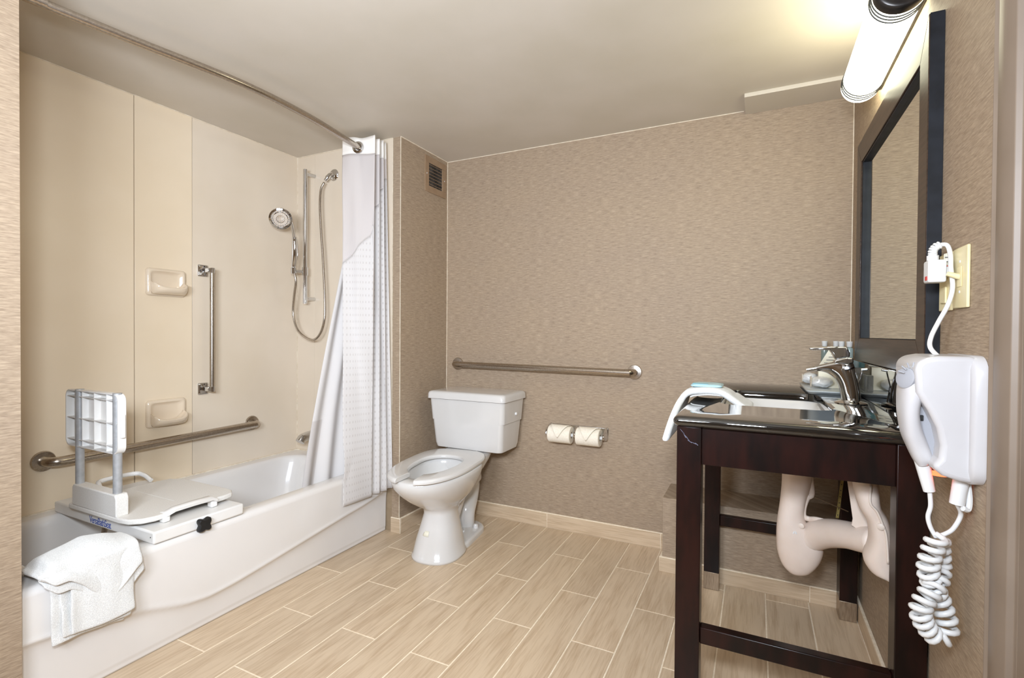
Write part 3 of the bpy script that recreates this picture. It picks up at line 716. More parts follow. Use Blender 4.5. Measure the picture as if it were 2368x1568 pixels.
# tank
tr_ = []
for z,hxx,y0,y1,r in ((.442,.195,2.325,2.515,.03),(.446,.207,2.313,2.525,.03),(.47,.213,2.308,2.53,.028),(.598,.2215,2.2975,2.54,.024),(.5985,.2265,2.2975,2.543,.024),(.714,.2335,2.289,2.55,.022)):
    tr_.append([Vector((p[0],p[1],z)) for p in rr(TCX,(y0+y1)/2,hxx,(y1-y0)/2,r,5,3)])
tk = loft('tank', tr_, PORC, to, smooth=45)
lr = []
for z,k in ((.717,.004),(.7175,-.002),(.742,-.001),(.752,.003),(.757,.012),(.759,.03)):
    lr.append([Vector((p[0],p[1],z)) for p in rr(TCX,2.418,.241-k,.142-k,.024,5,3)])
loft('tank_lid', lr, PORC, to, smooth=50)
lathe('flush_button', [(.0085,0),(.0085,.005),(.006,.008),(0,.009)], (TCX+.229,2.445,.640), (1,0,0), WHITEP, tk, 16)
stk = Vector(at(968,1240,1,1.93)); 
def stick(u, v):
    a = math.radians(-90-22+20*u); z = .118+.022*v; k = 1-.13*v
    return Vector((TCX+.0955*k*math.cos(a), 2.032+(.1185-.012*v)*math.sin(a), z))
sk = sheet('sticker', stick, 6, 3, CARD, bw, .0004)
tag(sk, 'cream paper sticker with small print')

# the bowl and seat stand a little askew to the tank
yaw = Matrix.Translation((-1.438,2.42,0)) @ Matrix.Rotation(math.radians(7.5),4,'Z') @ Matrix.Translation((-TCX,-2.42,0))
offm = Matrix.Translation(wloc(to))
done = set()
for ch in list(to.children):
    if ch.name.split('.')[0] in ('tank','tank_lid'): continue
    for q_ in [ch]+list(ch.children):
        if q_.data.name not in done:
            q_.data.transform(offm.inverted() @ yaw @ offm); done.add(q_.data.name)
# ------------------------------------------------------------------ toilet paper
ph = thing('toilet_paper_holder', 'chrome double toilet paper holder on the back wall right of the toilet', 'paper holder', (-.855,2.572,.55))
box('plate', -1.022,-.692,2.560,2.571,.548,.584, CHROME, ph, .003)
for x in (-1.014,-.857,-.700):
    pp = [(2.565,.588),(2.535,.582),(2.505,.566),(2.488,.552),(2.488,.533),(2.505,.531),(2.54,.520),(2.565,.522)]
    prism('end_post', pp, x-.005, x+.005, 'x', CHROME, ph, .0025)
for x0,x1 in ((-1.009,-.862),(-.852,-.705)):
    tube('roller', [(x0,2.503,.541),(x1,2.503,.541)], .0095, WHITEP, ph, 12)
def roll(x0, x1, label):
    yc, zc = 2.503, .541
    t = thing('toilet_paper_roll', label, 'toilet paper', ((x0+x1)/2,yc,zc-.045), 'toilet paper rolls on the chrome holder')
    lathe('paper', [(.019,0),(.043,0),(.046,.003),(.046,x1-x0-.003),(.043,x1-x0),(.019,x1-x0),(.019,0)], (x0,yc,zc), (1,0,0), PAPER, t, 36, caps=(0,0))
    lathe('core', [(.0185,.002),(.0175,.002),(.0175,x1-x0-.002),(.0185,x1-x0-.002),(.0185,.002)], (x0,yc,zc), (1,0,0), M('card_core',srgb(170,150,125),.8), t, 24, caps=(0,0))
    def tip(u, v):
        a = math.radians(100-112*v); w = ((x1-x0)/2-.006)*(1-v**1.3)+.001
        r = .0480+.006*math.sin(v*PI)+.006*v
        return Vector(((x0+x1)/2+w*(2*u-1), yc-r*math.sin(math.radians(90)-a+PI/2-PI/2)*0 - r*math.cos(a-0)*0 - r*math.sin(PI/2)*math.cos(a*1.0) , zc+r*math.sin(a)))
    sheet('folded_tip', tip, 9, 12, PAPER, t, .0012)
roll(-.998,-.873, 'toilet paper roll with a long pointed tip, nearer the toilet')
roll(-.842,-.717, 'toilet paper roll with a short pointed tip, right one on the holder')

# ------------------------------------------------------------------ exhaust vent
ve = thing('exhaust_vent', 'brown square louvred vent on the wallpapered partition near the ceiling', 'vent', (XP,2.445,1.9))
y0,y1,z0,z1 = 2.335,2.545,1.893,2.098
iy0,iy1,iz0,iz1 = y0+.037,y1-.037,z0+.037,z1-.037
boxes('frame', [(XP,XP+.006,y0,y1,z0,iz0),(XP,XP+.006,y0,y1,iz1,z1),(XP,XP+.006,y0,iy0,iz0,iz1),(XP,XP+.006,iy1,y1,iz0,iz1)], VENT, ve, .001)
box('duct', XP+.0002,XP+.001,iy0,iy1,iz0,iz1, DARK, ve)
for k in range(7):
    z = iz0+(iz1-iz0)*(k+.5)/7
    link('slat', mesh('slat',[(XP+.001,iy0,z+.0035),(XP+.001,iy1,z+.0035),(XP+.006,iy1,z-.0015),(XP+.006,iy0,z-.0015)],[(0,1,2,3)]), VENT, ve, solid=.0012)
for y in (y0+.016,y1-.016): lathe('screw', [(.0035,0),(.003,.0015)], (XP+.006,y,(z0+z1)/2), (1,0,0), WHITEP, ve, 10)

# ------------------------------------------------------------------ vanity
va = thing('vanity', 'dark espresso wood vanity table with black polished stone top and sink', 'vanity', (.08,1.9,0))
VX0, VX1, VY0 = -.196, .362, 1.445
ZT, TH = .855, .030
lgs = []
for x0,x1,y0,y1 in ((VX0,VX0+.064,VY0,VY0+.062),(.300,VX1,VY0,VY0+.062),(VX0+.006,VX0+.066,2.252,2.312),(.294,.350,2.235,2.312)):
    lg = box('leg', x0,x1,y0,y1,.074,ZT-TH, ESP, va, .002)
    lgs.append(lg)
    tag(box('foot_cap', x0,x1,y0,y1,.002,.074, NICK, lg, .001), 'brushed nickel foot cap')
box('apron', VX0+.064,.300,VY0+.012,VY0+.034,.722,ZT-TH, ESP, va, .001)
box('apron', VX0+.010,VX0+.030,VY0+.062,2.252,.722,ZT-TH, ESP, va, .001)
box('apron', VX0+.066,.294,2.285,2.305,.722,ZT-TH, ESP, va, .001)
box('stretcher', VX0+.064,.300,VY0+.014,VY0+.044,.224,.270, ESP, va, .003)
box('stretcher', VX0+.066,.294,2.262,2.290,.274,.318, ESP, va, .003)
sc_ = []
for (u0,v0,u1,v1) in ((1573,992,1582,1003),(1578,997,1586,1012),(1584,1006,1592,1017),(1588,1010,1594,1020),(1590,1018,1600,1024),(1598,1022,1610,1027),(1608,1024,1614,1030)):
    p0, p1 = at(u0,v0,1,VY0), at(u1,v1,1,VY0); d = (p1-p0).normalized(); n_ = Vector((d.z,0,-d.x))*.0011
    n0 = len(sc_)*4
    sc_.append([p0+n_*.3, p0-n_*.3, p1-n_, p1+n_])
V = [p-Vector((0,.0004,0)) for q in sc_ for p in q]
link('scuff', mesh('scuff', V, [tuple(range(4*i,4*i+4)) for i in range(len(sc_))]), M('scuff_mark', srgb(96,96,112), .7), lgs[0])
# stone top with a rounded opening and rolled edge
ox0, ox1, oy0, oy1 = -.206, XR, 1.431, YB
def clampxy(p, z): return Vector((min(p[0],XR-.001), min(p[1],YB-.001), z))
def rr_ct(k): return rr((ox0+ox1+.03)/2,(oy0+oy1+.03)/2,(ox1-ox0+.03)/2-k,(oy1-oy0+.03)/2-k,.016,6,10)
SX0,SX1,SY0,SY1 = -.105,.212,1.745,2.235
def hole(k): return rr((SX0+SX1)/2,(SY0+SY1)/2,(SX1-SX0)/2-k,(SY1-SY0)/2-k,.055,6,10)
rg = [[Vector((p[0],p[1],ZT-TH)) for p in hole(0)], [Vector((p[0],p[1],ZT-.003)) for p in hole(0)], [Vector((p[0],p[1],ZT)) for p in hole(-.003)]]
for a in range(0,181,20):
    ar = math.radians(a); rg.append([clampxy(p, ZT-TH/2+TH/2*math.cos(ar)) for p in rr_ct(TH/2*(1-math.sin(ar)))])
rg.append(rg[0])
loft('countertop', rg, GRAN, va, (0,0), smooth=50)
bas = []
for z,k,r in ((ZT-TH,-.004,.055),(ZT-TH-.004,.004,.055),(ZT-.07,.010,.055),(ZT-.12,.022,.06),(ZT-.15,.05,.07),(ZT-.156,.09,.05)):
    bas.append([Vector((p[0],p[1],z)) for p in rr((SX0+SX1)/2,(SY0+SY1)/2,(SX1-SX0)/2-k,(SY1-SY0)/2-k,r,6,10)])
bas.append([Vector((p[0],p[1],ZT-.165)) for p in rr((SX0+SX1)/2,(SY0+SY1)/2,(SX1-SX0)/2-.07,(SY1-SY0)/2-.07,.05,6,10)])
for z,k in ((ZT-.12,-.006),(ZT-TH-.001,-.016)):
    bas.append([Vector((p[0],p[1],z)) for p in rr((SX0+SX1)/2,(SY0+SY1)/2,(SX1-SX0)/2-k,(SY1-SY0)/2-k,.06,6,10)])
loft('sink_basin', bas, PORC, va, (0,0), smooth=60)
lathe('drain', [(.03,0),(.03,.003),(.02,.004),(0,.002)], (.053,1.99,ZT-.156), (0,0,1), CHROME, va)
tag(box('side_splash', XR-.018,XR-.001,1.437,YB-.001,ZT+.0003,ZT+.128, GRAN, None, .002), 'black polished stone upstand under the mirror', 'backsplash')

# faucet
FY = 1.975
fz = lambda u,v: at(1760+u/6.578, 760+v/6.578, 1, FY)
fa = thing('faucet', 'chrome single-lever faucet on the black stone counter behind the sink', 'faucet', (.287,FY,ZT))
prs = [((1222,1120),(1512,1120)),((1205,1000),(1506,1000)),((1180,880),(1486,860)),((1130,780),(1448,700)),((1060,712),(1396,520)),((990,672),(1255,478)),((900,648),(1060,512)),((790,650),(860,556)),((700,655),(675,590))]
ribbon('body', [(fz(*a),fz(*b)) for a,b in prs], [.024,.023,.022,.021,.020,.018,.017,.016,.014], CHROME, fa, e=2.6, n=5)
prism('collar', [(p.x,p.z) for p in (fz(1105,475),fz(1270,440),fz(1385,440),fz(1397,520),fz(1300,540),fz(1100,520))], FY-.021, FY+.021, 'y', CHROME, fa, .004)
hp = [(715,284),(1050,272),(1290,272),(1342,370),(1338,436),(1230,440),(1120,470),(1080,380),(1030,325),(745,328)]
prism('lever', [(p.x,p.z) for p in (fz(*a) for a in hp)], FY-.018, FY+.018, 'y', CHROME, fa, .004)
bc = fz(1375,1160)
lathe('base_ring', [(.046,0),(.047,.003),(.040,.007),(.026,.011),(.024,.018)], (bc.x-.002,FY,ZT+.0003), (0,0,1), CHROME, fa, 32)
tube('lift_rod', [(bc.x+.028,FY+.01,ZT+.005),fz(1490,860)+Vector((0,.01,0)),fz(1548,650)+Vector((0,.01,0))], .0022, CHROME, fa, 8)
tube('lift_knob', [fz(1535,630)+Vector((0,.01,0)),fz(1625,622)+Vector((0,.01,0))], .0045, CHROME, fa, 10)

# drain cover and linkage below
pc = thing('drain_pipe_cover', 'pale beige vinyl safety cover around the sink drain trap', 'pipe cover', (.2,1.9,.25))
def pw(u, v, y, r): 
    p = at(u,v,1,y); d = (RM.transposed() @ (p-Vector((0,0,CAMZ)))).z*-1
    return p, r*d/FPX
prc = [((1808,1060),(1880,1062)),((1808,1110),(1878,1112)),((1803,1160),(1864,1160)),((1797,1200),(1862,1200)),((1795,1235),(1884,1232)),((1797,1270),(1904,1266)),((1807,1300),(1897,1298)),((1824,1320),(1876,1322)),((1840,1329),(1858,1330))]
ribbon('trap_cover', [(at(*a_,1,1.93),at(*b_,1,1.93)) for a_,b_ in prc], [.050,.050,.048,.048,.050,.050,.044,.030,.008], VINYL, pc, e=2.3, seg=28, smooth=180)
pts = [pw(1868,1246,1.925,30),pw(1888,1238,1.91,32),pw(1915,1233,1.87,32),pw(1955,1236,1.80,31),pw(1995,1246,1.74,31),pw(2030,1255,1.69,30)]
tube('arm_cover', catmull([p for p,_ in pts],4), [v.x for v in catmull([(r,0,0) for _,r in pts],4)], VINYL, pc, 20, up=(0,-1,0), smooth=180)
pr_ = [((1968,1085),(2030,1085)),((1974,1130),(2032,1132)),((1985,1170),(2036,1172)),((2005,1205),(2052,1200)),((2008,1245),(2062,1240)),((1995,1285),(2068,1280)),((2012,1318),(2070,1312)),((2040,1330),(2072,1338))]
ribbon('wall_sleeve', [(at(*a,1,1.66),at(*b,1,1.66)) for a,b in pr_], [.045,.045,.045,.045,.045,.045,.045,.04], VINYL, pc, e=2.4)
prism('sleeve_fin', [(p.x,p.z) for p in (at(*a,1,1.73) for a in ((1959,1108),(1975,1105),(1985,1150),(2005,1200),(2008,1240),(1969,1214),(1972,1200)))], 1.728,1.734,'y', VINYL, pc)
sm = [at(1780+a/5.806,1080+b/5.806,1,1.90) for a,b in ((545,120),(570,380),(510,430),(460,560),(460,680),(540,720),(640,700),(860,730),(1100,780),(1320,850))]
for i,p in enumerate(sm): p.y = 1.915-(.022*max(0,i-5))
tube('seam_flange', catmull(sm,4), .006, VINYL, pc, 8, sq=1.6, smooth=180)
sm = [at(1780+a/5.806,1080+b/5.806,1,1.612) for a,b in ((1360,240),(1350,480),(1440,600),(1510,760),(1560,900),(1580,1100),(1590,1300))]
tube('seam_flange', catmull(sm,4), .003, VINYL, pc, 8, smooth=180)
lathe('clip_button', [(.009,0),(.009,.003),(.006,.005),(0,.005)], at(1853,1216,1,1.886), (-.25,-1,0), VINYL, pc, 14)
lathe('clip_button', [(.009,0),(.009,.003),(.006,.005),(0,.005)], at(2037,1218,1,1.613), (-.35,-1,0), VINYL, pc, 14)
for a in (-.35,.35):
    c = at(1838,1224,1,1.885); tube('tie_end', [c, c+Vector((a*.012,-.004,-.014))], .0026, WHITEP, pc, 6)
dl = thing('drain_linkage', 'perforated brass strap and thin rod hanging behind the pipe cover', 'drain linkage', (.27,2.1,.43))
s0, s1 = Vector(at(1951,1085,1,2.05)), Vector(at(1936,1198,1,2.05)); sd = (s1-s0).normalized(); sn = Vector((sd.z,0,-sd.x))
V = [s0+sn*.0045,s0-sn*.0045,s1-sn*.0045,s1+sn*.0045]
strap = link('strap', mesh('strap',V,[(0,1,2,3)]), BRASS, dl, solid=.001)
for k in range(8):
    c = s0.lerp(s1,(k+.5)/8); lathe('strap_hole', [(.0017,0),(.0017,.0008)], c+Vector((0,-.0007,0)), (0,-1,0), BLACKP, strap, 8)
tube('pivot_rod', [at(1878,1147,1,1.98),at(1961,1183,1,2.06)], .0022, CHROME, dl, 8)

# ------------------------------------------------------------------ hand towel and packet on the counter
ht = thing('hand_towel', 'white folded hand towel draped over the left counter edge into the sink', 'towel', (-.14,1.9,ZT))
path = [(-.236,.755),(-.237,.79),(-.235,.825),(-.229,.858),(-.208,.880),(-.165,.889),(-.12,.888),(-.09,.877),(-.068,.862),(-.04,.842),(-.01,.822)]
cp = catmull([(a,0,b) for a,b in path],4)
def towel(off, yy0, yy1, shrink=0, seed=0):
    def f(u, v):
        i = u*(len(cp)-1); k = min(len(cp)-2,int(i)); p = cp[k].lerp(cp[k+1], i-k); t = (cp[k+1]-cp[k]).normalized(); nn = Vector((-t.z,0,t.x))
        y = lerp(yy0,yy1,v); fl_ = max(0,(.3-u)/.3)
        y = y-(.25*fl_**.8*(1-v)) - .10*fl_*v
        q = p+nn*off
        b = .004*noise.noise(Vector((u*5,v*4,seed)))
        sag = -.010*max(0,v-.25)*(1 if .3 < u < .8 else 0)
        return Vector((q.x-(.010*fl_), y-.012*math.sin(u*PI)*(1-v)*0, q.z+b+sag))
    return f
sheet('top_layer', towel(0,1.795,2.02,0,1), 40, 14, TERRY, ht, .021, 1)
def low(u, v):
    x = lerp(-.205,-.062,u); return Vector((x, lerp(1.80,2.01,v), .8625+.0135*math.sin(u*PI)**.6+.002*noise.noise(Vector((u*5,v*4,3)))))
sheet('under_layer', low, 18, 10, TERRY, ht, .006, 1)
pk = thing('soap_packet', 'pale blue and white wrapped packet lying on the hand towel', 'packet', (-.155,1.89,.897))
prg = [[Vector((lerp(-.155,a,k), lerp(1.895,b,k), z)) for a,b in rr(-.155,1.895,.052,.062,.02,4,2)] for z,k in ((.8965,.9),(.900,1),(.904,.97),(.907,.7))]
loft('wrapper', prg, BLUE, pk, smooth=60)
box('printed_band', -.200,-.150,1.85,1.875,.9062,.9074, AQUA, pk)

# ------------------------------------------------------------------ amenity tray
ty = thing('amenity_tray', 'clear white acrylic tray and riser at the back of the counter', 'tray', (.26,2.4,ZT))
trp = [Vector((p[0],p[1],0)) for p in rr(.262,2.375,.088,.178,.02,4,2)]
loft('tray_base', [[Vector((lerp(.262,p.x,k),lerp(2.375,p.y,k),z)) for p in trp] for z,k in ((ZT+.0005,.9),(ZT+.007,.94),(ZT+.010,1),(ZT+.014,1.0),(ZT+.015,.98))], M('frosted_acrylic',srgb(214,220,222),.25,Transmission_Weight=.35,IOR=1.3), ty, smooth=50)
box('riser', .232,.340,2.39,2.545,ZT+.0155,.951, CLEAR, ty, .006)
box('back_cup', .310,.338,2.21,2.36,ZT+.0155,.935, CLEAR, ty, .004)
FROST = bpy.data.materials['frosted_acrylic']
def bottle(x, y, label, tint, zb=.952, h=.104, r=.0125):
    t = thing('toiletry_bottle', label, 'bottle', (x,y,zb), 'small toiletry bottles on the tray')
    lathe('bottle_body', [(0,0),(r*.9,0),(r,.003),(r,h-.032),(r*.9,h-.027),(r*.55,h-.024),(r*.55,h-.018)], (x,y,zb), (0,0,1), tint, t, 20)
    lathe('cap', [(r*.72,h-.022),(r*.78,h-.021),(r*.86,h-.004),(r*.9,h-.003),(r*.9,h),(0,h)], (x,y,zb), (0,0,1), WHITEP, t, 20)
GREENL = M('grey_green_gel', srgb(150,165,160), .12, Transmission_Weight=.5, IOR=1.33)
bottle(.262,2.50, 'toiletry bottle of grey-green gel with white cap, leftmost of the four', GREENL)
bottle(.303,2.50, 'toiletry bottle mostly hidden behind the faucet lever, second from left', LIQ)
bottle(.314,2.43, 'toiletry bottle with pale aqua content, third from left', M('aqua_gel',srgb(150,205,220),.12,Transmission_Weight=.4,IOR=1.33))
bottle(.338,2.405,'clear toiletry bottle nearest the mirror frame, rightmost of the four', LIQ)
cdt = thing('tent_card', 'small cream folded card with printed lines behind the faucet', 'card', (.24,2.30,.87))
c0, c1, c2 = at(1893,846,1,2.33), at(1928,838,1,2.33), at(1922,806,1,2.37)
prism('card_face', [(c0.x,c0.z),(c1.x+.03,c1.z-.01),(c1.x+.03,c2.z-.005),(c2.x-.008,c2.z+.004)], 2.330,2.3312,'y', CARD, cdt)
for k in range(5):
    z = lerp(c0.z,c2.z,.18+.17*k); xa_ = lerp(c0.x,c2.x,.22+.17*k)+.008
    box('printed_line', xa_, xa_+.035, 2.3288,2.3299, z-.0012,z+.0012, INK, cdt)
box('card_foot', c0.x,c1.x+.02,2.3300,2.36,ZT+.0158,c0.z-.0, CARD, cdt)
def crumple(name, c, rx, ry, rz, label, seed, cat):
    bm = bmesh.new(); bmesh.ops.create_icosphere(bm, subdivisions=4, radius=1)
    for v in bm.verts:
        n_ = v.co.copy(); k = 1+.13*noise.noise(n_*2.2+Vector((seed,0,0)))+.08*abs(noise.noise(n_*6+Vector((0,seed,0))))
        v.co = Vector((n_.x*rx*k, n_.y*ry*k, max(-.92,n_.z)*rz*k))+Vector(c)
    me = bpy.data.meshes.new(name); bm.to_mesh(me); bm.free()
    t = thing(name, label, cat, (c[0],c[1],c[2]-rz), 'plastic wrapped cups on the tray')
    link('wrapping', me, M('clear_wrap',srgb(240,240,240),.12,Transmission_Weight=.25,Coat_Weight=.6), t, 180)
    lathe('rim', [(rx*.55,0),(rx*.62,.002),(rx*.5,.004)], (c[0]-rx*.86,c[1],c[2]), (-1,0,0), PAPER, t, 20)
crumple('wrapped_cup', (.207,2.475,.8965), .030,.026,.023, 'plastic wrapped cup lying at the left end of the tray', 2, 'cup')
crumple('wrapped_cup', (.232,2.31,.8955), .038,.030,.022, 'larger plastic wrapped cup lying under the faucet spout', 7, 'cup')

# ------------------------------------------------------------------ mirror
mi = thing('wall_mirror', 'wall mirror in a wide dark brown wood frame above the vanity', 'mirror', (XR,1.84,.99))
MY0,MY1,MZ0,MZ1 = 1.412,2.290,.988,1.800; XM = XR-.028
def mitre(name, a, b, c, d, x0, x1):
    V = [(x,p[0],p[1]) for x in (x0,x1) for p in (a,b,c,d)]
    F = [(0,1,2,3),(7,6,5,4),(0,1,5,4),(1,2,6,5),(2,3,7,6),(3,0,4,7)]
    return link(name, mesh(name,V,F), FRAME, mi, None, .0015, 2)
fw = .082
O_ = [(MY0,MZ0),(MY1,MZ0),(MY1,MZ1),(MY0,MZ1)]; I_ = [(MY0+fw*.82,MZ0+fw),(MY1-fw,MZ0+fw),(MY1-fw,MZ1-fw),(MY0+fw*.82,MZ1-fw)]
for k,nm in enumerate(('frame_rail','frame_stile','frame_rail','frame_stile')):
    mitre(nm, O_[k], O_[(k+1)%4], I_[(k+1)%4], I_[k], XM, XR-.0005)
tag(boxes('outer_edge', [(XM+.0015,XR-.0005,MY0-.003,MY0-.0002,MZ0,MZ1)], FRAMEB, mi, .0005), 'black edge of the frame')
iy0,iy1,iz0,iz1 = I_[0][0],I_[1][0],I_[0][1],I_[2][1]; bw_ = .013
tag(boxes('inner_lip', [(XM+.004,XR-.006,iy0,iy1,iz0,iz0+.002),(XM+.004,XR-.006,iy0,iy1,iz1-.006,iz1),(XM+.004,XR-.006,iy1-.010,iy1,iz0,iz1),(XM+.004,XR-.006,iy0,iy0+.003,iz0,iz1)], FRAMEB, mi, .001), 'thin black inner lip')
box('glass', XR-.011,XR-.008,iy0,iy1,iz0,iz1, GLASS, mi)

# ------------------------------------------------------------------ vanity light
vl = thing('vanity_light', 'tubular white vanity light with bronze end cap above the mirror', 'light fixture', (XR,1.79,1.93))
LX, LZ, LR = .309, 1.934, .057
def dpath(y): return [Vector((LX+LR*math.cos(a), y, LZ+LR*1.02*math.sin(a))) for a in [2*PI*k/40 for k in range(40)]]
df = loft('diffuser', [[Vector((LX+(p.x-LX)*k, y, LZ+(p.z-LZ)*k)) for p in dpath(0)] for y,k in ((1.53,1),(2.052,1),(2.058,.97),(2.062,.85))], LAMPM, vl, (0,1), smooth=50)
tag(df,'glowing white tube')
for y in (1.540,1.553,1.566,1.998,2.014,2.030):
    tube('ring', [Vector((LX+(LR+.0010)*math.cos(2*PI*k/40),y,LZ+(LR*1.02+.0010)*math.sin(2*PI*k/40))) for k in range(0,41)], .0021, BLACKP, df, 6)
tag(loft('end_cap', [[Vector((LX+(p.x-LX)*k, y, LZ+(p.z-LZ)*k)) for p in dpath(0)] for y,k in ((1.500,.80),(1.501,.92),(1.504,.985),(1.508,1.02),(1.530,1.02))], BRONZE, vl, smooth=40), 'dark bronze end cap')
box('wall_plate', XR-.010,XR-.0005,1.515,2.05,LZ-.030,LZ+.040, BRONZE, vl, .002)

# ------------------------------------------------------------------ hair dryer
hd_ = thing('hair_dryer', 'white wall-mounted hair dryer in its holder beside the mirror', 'hair dryer', (XR,1.23,.81))
Q = lambda u,v,y=1.185: at(u,v,1,y)
hold = [Q(2112,905),Q(2138,945),Q(2158,985),Q(2167,1025),Q(2163,1055),Q(2145,1073),Q(2170,1094),Q(2205,1106),Q(2235,1112)]
pts = [(p.x,p.z) for p in hold]; pts = [(min(a,.345),b) for a,b in pts]
zb_ = pts[-1][1]
pts += [(.364,zb_+.002),(.364,1.038),(.345,1.044)]
pts += [(Q(2160,824).x,Q(2160,824).z+.001),(Q(2125,828).x,Q(2125,828).z),(Q(2108,845).x,Q(2108,845).z)]
hld = prism('holder', pts, 1.160, 1.315, 'y', DRYER, hd_, .016, 4)
core = [Q(2108,900,1.21),Q(2135,920,1.21),Q(2172,1000,1.21),Q(2172,1050,1.21),Q(2145,1068,1.21),Q(2120,1010,1.21)]
prism('inner_wall', [(p.x,p.z) for p in core], 1.20,1.28,'y', GREYP, hd_, .002)
rgb = [[Vector((x,p[0],p[1])) for p in rr(1.238,.928,.092-k,.117-k,.035,6,3)] for x,k in ((XR-.0005,0),(XR-.016,.0),(XR-.020,.003),(XR-.022,.009))]
loft('back_plate', rgb, DRYER, hd_, smooth=50)
yh = 1.235
q2 = lambda u,v: at(u,v,1,yh-.02)
hp = [((2096,845),(2128,842)),((2083,868),(2132,866)),((2077,905),(2130,905)),((2077,950),(2122,950)),((2084,1000),(2128,985)),((2098,1035),(2142,1020)),((2110,1060),(2155,1055)),((2120,1076),(2146,1072))]
hset = ribbon('handset', [(q2(*a),q2(*b)) for a,b in hp], [.030,.040,.043,.040,.033,.027,.023,0.016], DRYER, hd_, e=2.5, seg=24)
lathe('vent_cap', [(.020,0),(.020,.004),(.016,.006),(0,.006)], q2(2090,872)+Vector((-.001,-.026,0)), (-.8,-.5,.15), GREYP, hset, 24)
for k in range(6):
    a = math.radians(30+k*26); c = q2(2103,862)+Vector((.000,-.0365,0))
    tube('vent_slot', [c+Vector((.012*math.cos(a)-.004,.003,.016*math.sin(a)-.004)), c+Vector((.022*math.cos(a)-.004,.004,.026*math.sin(a)-.004))], .0014, GREYP, hset, 6)
box('switch', Q(2130,965).x,Q(2137,965).x+.002,1.196,1.21,Q(2130,975).z,Q(2130,962).z, BLACKP, hset, .001)
tube('strain_relief', [q2(2132,1066),q2(2140,1100),q2(2149,1136)], [.0125,.011,.0095], WHITEP, hd_, 14)
nl = lathe('night_light', [(.0,0),(.018,0),(.018,.003),(0,.004)], (.318,1.22,pts[7][1]-.0005), (0,0,-1), NIGHT, hd_, 20)
tag(nl, 'glowing red night light')
tube('cord_socket', [(.346,1.2,.812),(.340,1.2,.766)], [.0125,.0115], WHITEP, hd_, 14)
tube('spare_cord', catmull([(.356,1.205,.815),(.358,1.20,.78),(.355,1.195,.76),(.346,1.19,.762)],5), .005, WHITEP, hd_, 8)
c1 = [q2(2150,1136),q2(2152,1170),q2(2146,1195),q2(2152,1220),q2(2165,1243)]
c2 = [Vector((.340,1.2,.767)),q2(2222,1190),q2(2205,1222),q2(2185,1235),q2(2165,1240)]
tube('cord', catmull(c1,6), .0040, WHITEP, hd_, 10, smooth=180); tube('cord', catmull(c2,6), .0040, WHITEP, hd_, 10, smooth=180)
def coil(pts, turns, R_, r):
    ctr = catmull(pts, 40); L = [0]
    for a,b in zip(ctr,ctr[1:]): L.append(L[-1]+(b-a).length)
    out = []; nrm = None; N = turns*12
    j = 0
    for i in range(N+1):
        s = L[-1]*i/N
        while j < len(L)-2 and L[j+1] < s: j += 1
        f = (s-L[j])/max(1e-9,L[j+1]-L[j]); p = ctr[j].lerp(ctr[j+1], f); t = (ctr[j+1]-ctr[j]).normalized()
        if nrm is None: nrm = (Vector((0,1,0))-t*t.y).normalized()
        else: nrm = (nrm-t*nrm.dot(t)).normalized()
        b = t.cross(nrm); a = 2*PI*i/12; out.append(p+(nrm*math.cos(a)+b*math.sin(a))*R_)
    return out
L1 = [(2168,1240,1.20),(2160,1262,1.20),(2150,1290,1.20),(2146,1320,1.205),(2155,1350,1.215),(2168,1375,1.225),(2178,1400,1.225),(2190,1440,1.22),(2188,1468,1.215),(2165,1475,1.21)]
L2 = [(2172,1245,1.235),(2172,1275,1.235),(2174,1310,1.235),(2170,1340,1.215),(2155,1365,1.20),(2136,1390,1.195),(2128,1415,1.195),(2136,1440,1.20),(2150,1460,1.205),(2165,1475,1.21)]
tube('coiled_cord', coil([at(u,v,1,y) for u,v,y in L1], 13, .0140, .004), .0054, WHITEP, hd_, 8, smooth=180)
tube('coiled_cord', coil([at(u,v,1,y) for u,v,y in L2], 14, .0140, .004), .0054, WHITEP, hd_, 8, smooth=180)
pl = thing('power_plug', 'white safety plug with printed tags on the dryer cord', 'plug', (.33,1.3,1.19))
box('plug_body', .314,.344,1.29,1.325,1.190,1.236, WHITEP, pl, .004, 3)
box('red_mark', .3128,.3138,1.296,1.308,1.195,1.203, REDINK, pl)
tube('plug_neck', [(.325,1.307,1.236),(.325,1.307,1.246)], .010, WHITEP, pl, 14)
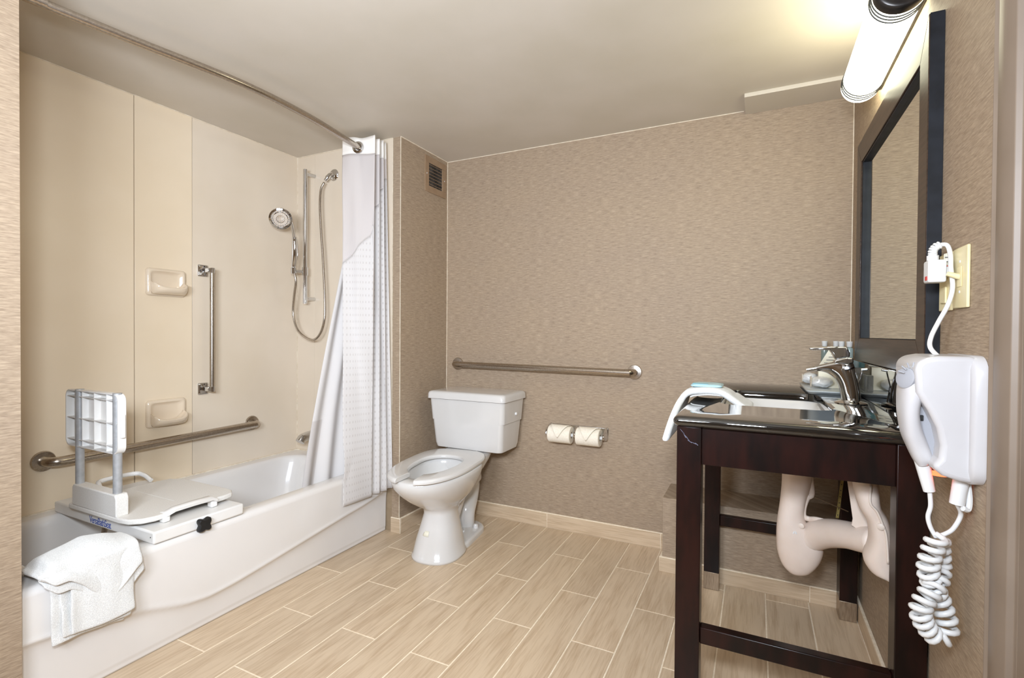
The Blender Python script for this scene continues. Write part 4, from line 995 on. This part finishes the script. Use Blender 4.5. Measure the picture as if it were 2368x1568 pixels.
tube('spring_relief', coil([(.325,1.307,1.246),(.3245,1.305,1.256),(.329,1.303,1.264),(.336,1.302,1.267)], 7, .0058, .002), .0026, WHITEP, pl, 6, smooth=180)
box('prongs', .344,.352,1.30,1.318,1.205,1.222, WHITEP, pl, .001)
tube('plug_cord', catmull([Vector((.332,1.302,1.267)),at(2190,567,1,1.298),at(2198,590,1,1.295),at(2199,620,1,1.29),at(2203,665,1,1.285),at(2192,705,1,1.28),at(2170,745,1,1.28),at(2153,780,1,1.275),at(2152,805,1,1.27),Vector((.329,1.262,1.035))],6), .0042, WHITEP, pl, 10, smooth=180)
def labelcard(x0,x1,z0,z1,y):
    s = sheet('warning_tag', lambda u,v: Vector((lerp(x0,x1,u), y+.004*math.sin(u*PI), lerp(z0,z1,v)+.004*u)), 6, 3, CARD, pl, .0004)
    for k in range(5): box('printed_line', x0+.0015,x1-.0015,y-.0012,y-.0002,lerp(z0,z1,.12+.18*k),lerp(z0,z1,.16+.18*k), REDINK if k == 2 else INK, s)
labelcard(.349,.359,1.205,1.243,1.325); labelcard(.346,.357,1.200,1.250,1.318)
ou = thing('wall_outlet', 'ivory electrical outlet plate beside the mirror, half hidden by the plug', 'outlet', (XR,1.36,1.13))
box('plate', XR-.006,XR-.0004,1.326,1.400,1.134,1.256, IVORY, ou, .002)
box('socket', XR-.010,XR-.006,1.345,1.378,1.150,1.185, IVORY, ou, .003)
box('socket', XR-.022,XR-.006,1.345,1.378,1.200,1.235, IVORY, ou, .003)
sw = thing('light_switch', 'ivory light switch plate right of the outlet', 'switch', (XR,1.275,1.14))
box('plate', XR-.006,XR-.0004,1.238,1.314,1.136,1.257, IVORY, sw, .002)
box('toggle_slot', XR-.0075,XR-.006,1.264,1.288,1.178,1.218, IVORY, sw, .001)
tube('toggle', [(XR-.006,1.276,1.198),(XR-.026,1.276,1.205)], [.006,.0045], IVORY, sw, 8)
for z in (1.168,1.228): lathe('screw', [(.003,0),(.0025,.001)], (XR-.006,1.276,z), (-1,0,0), WHITEP, sw, 8)
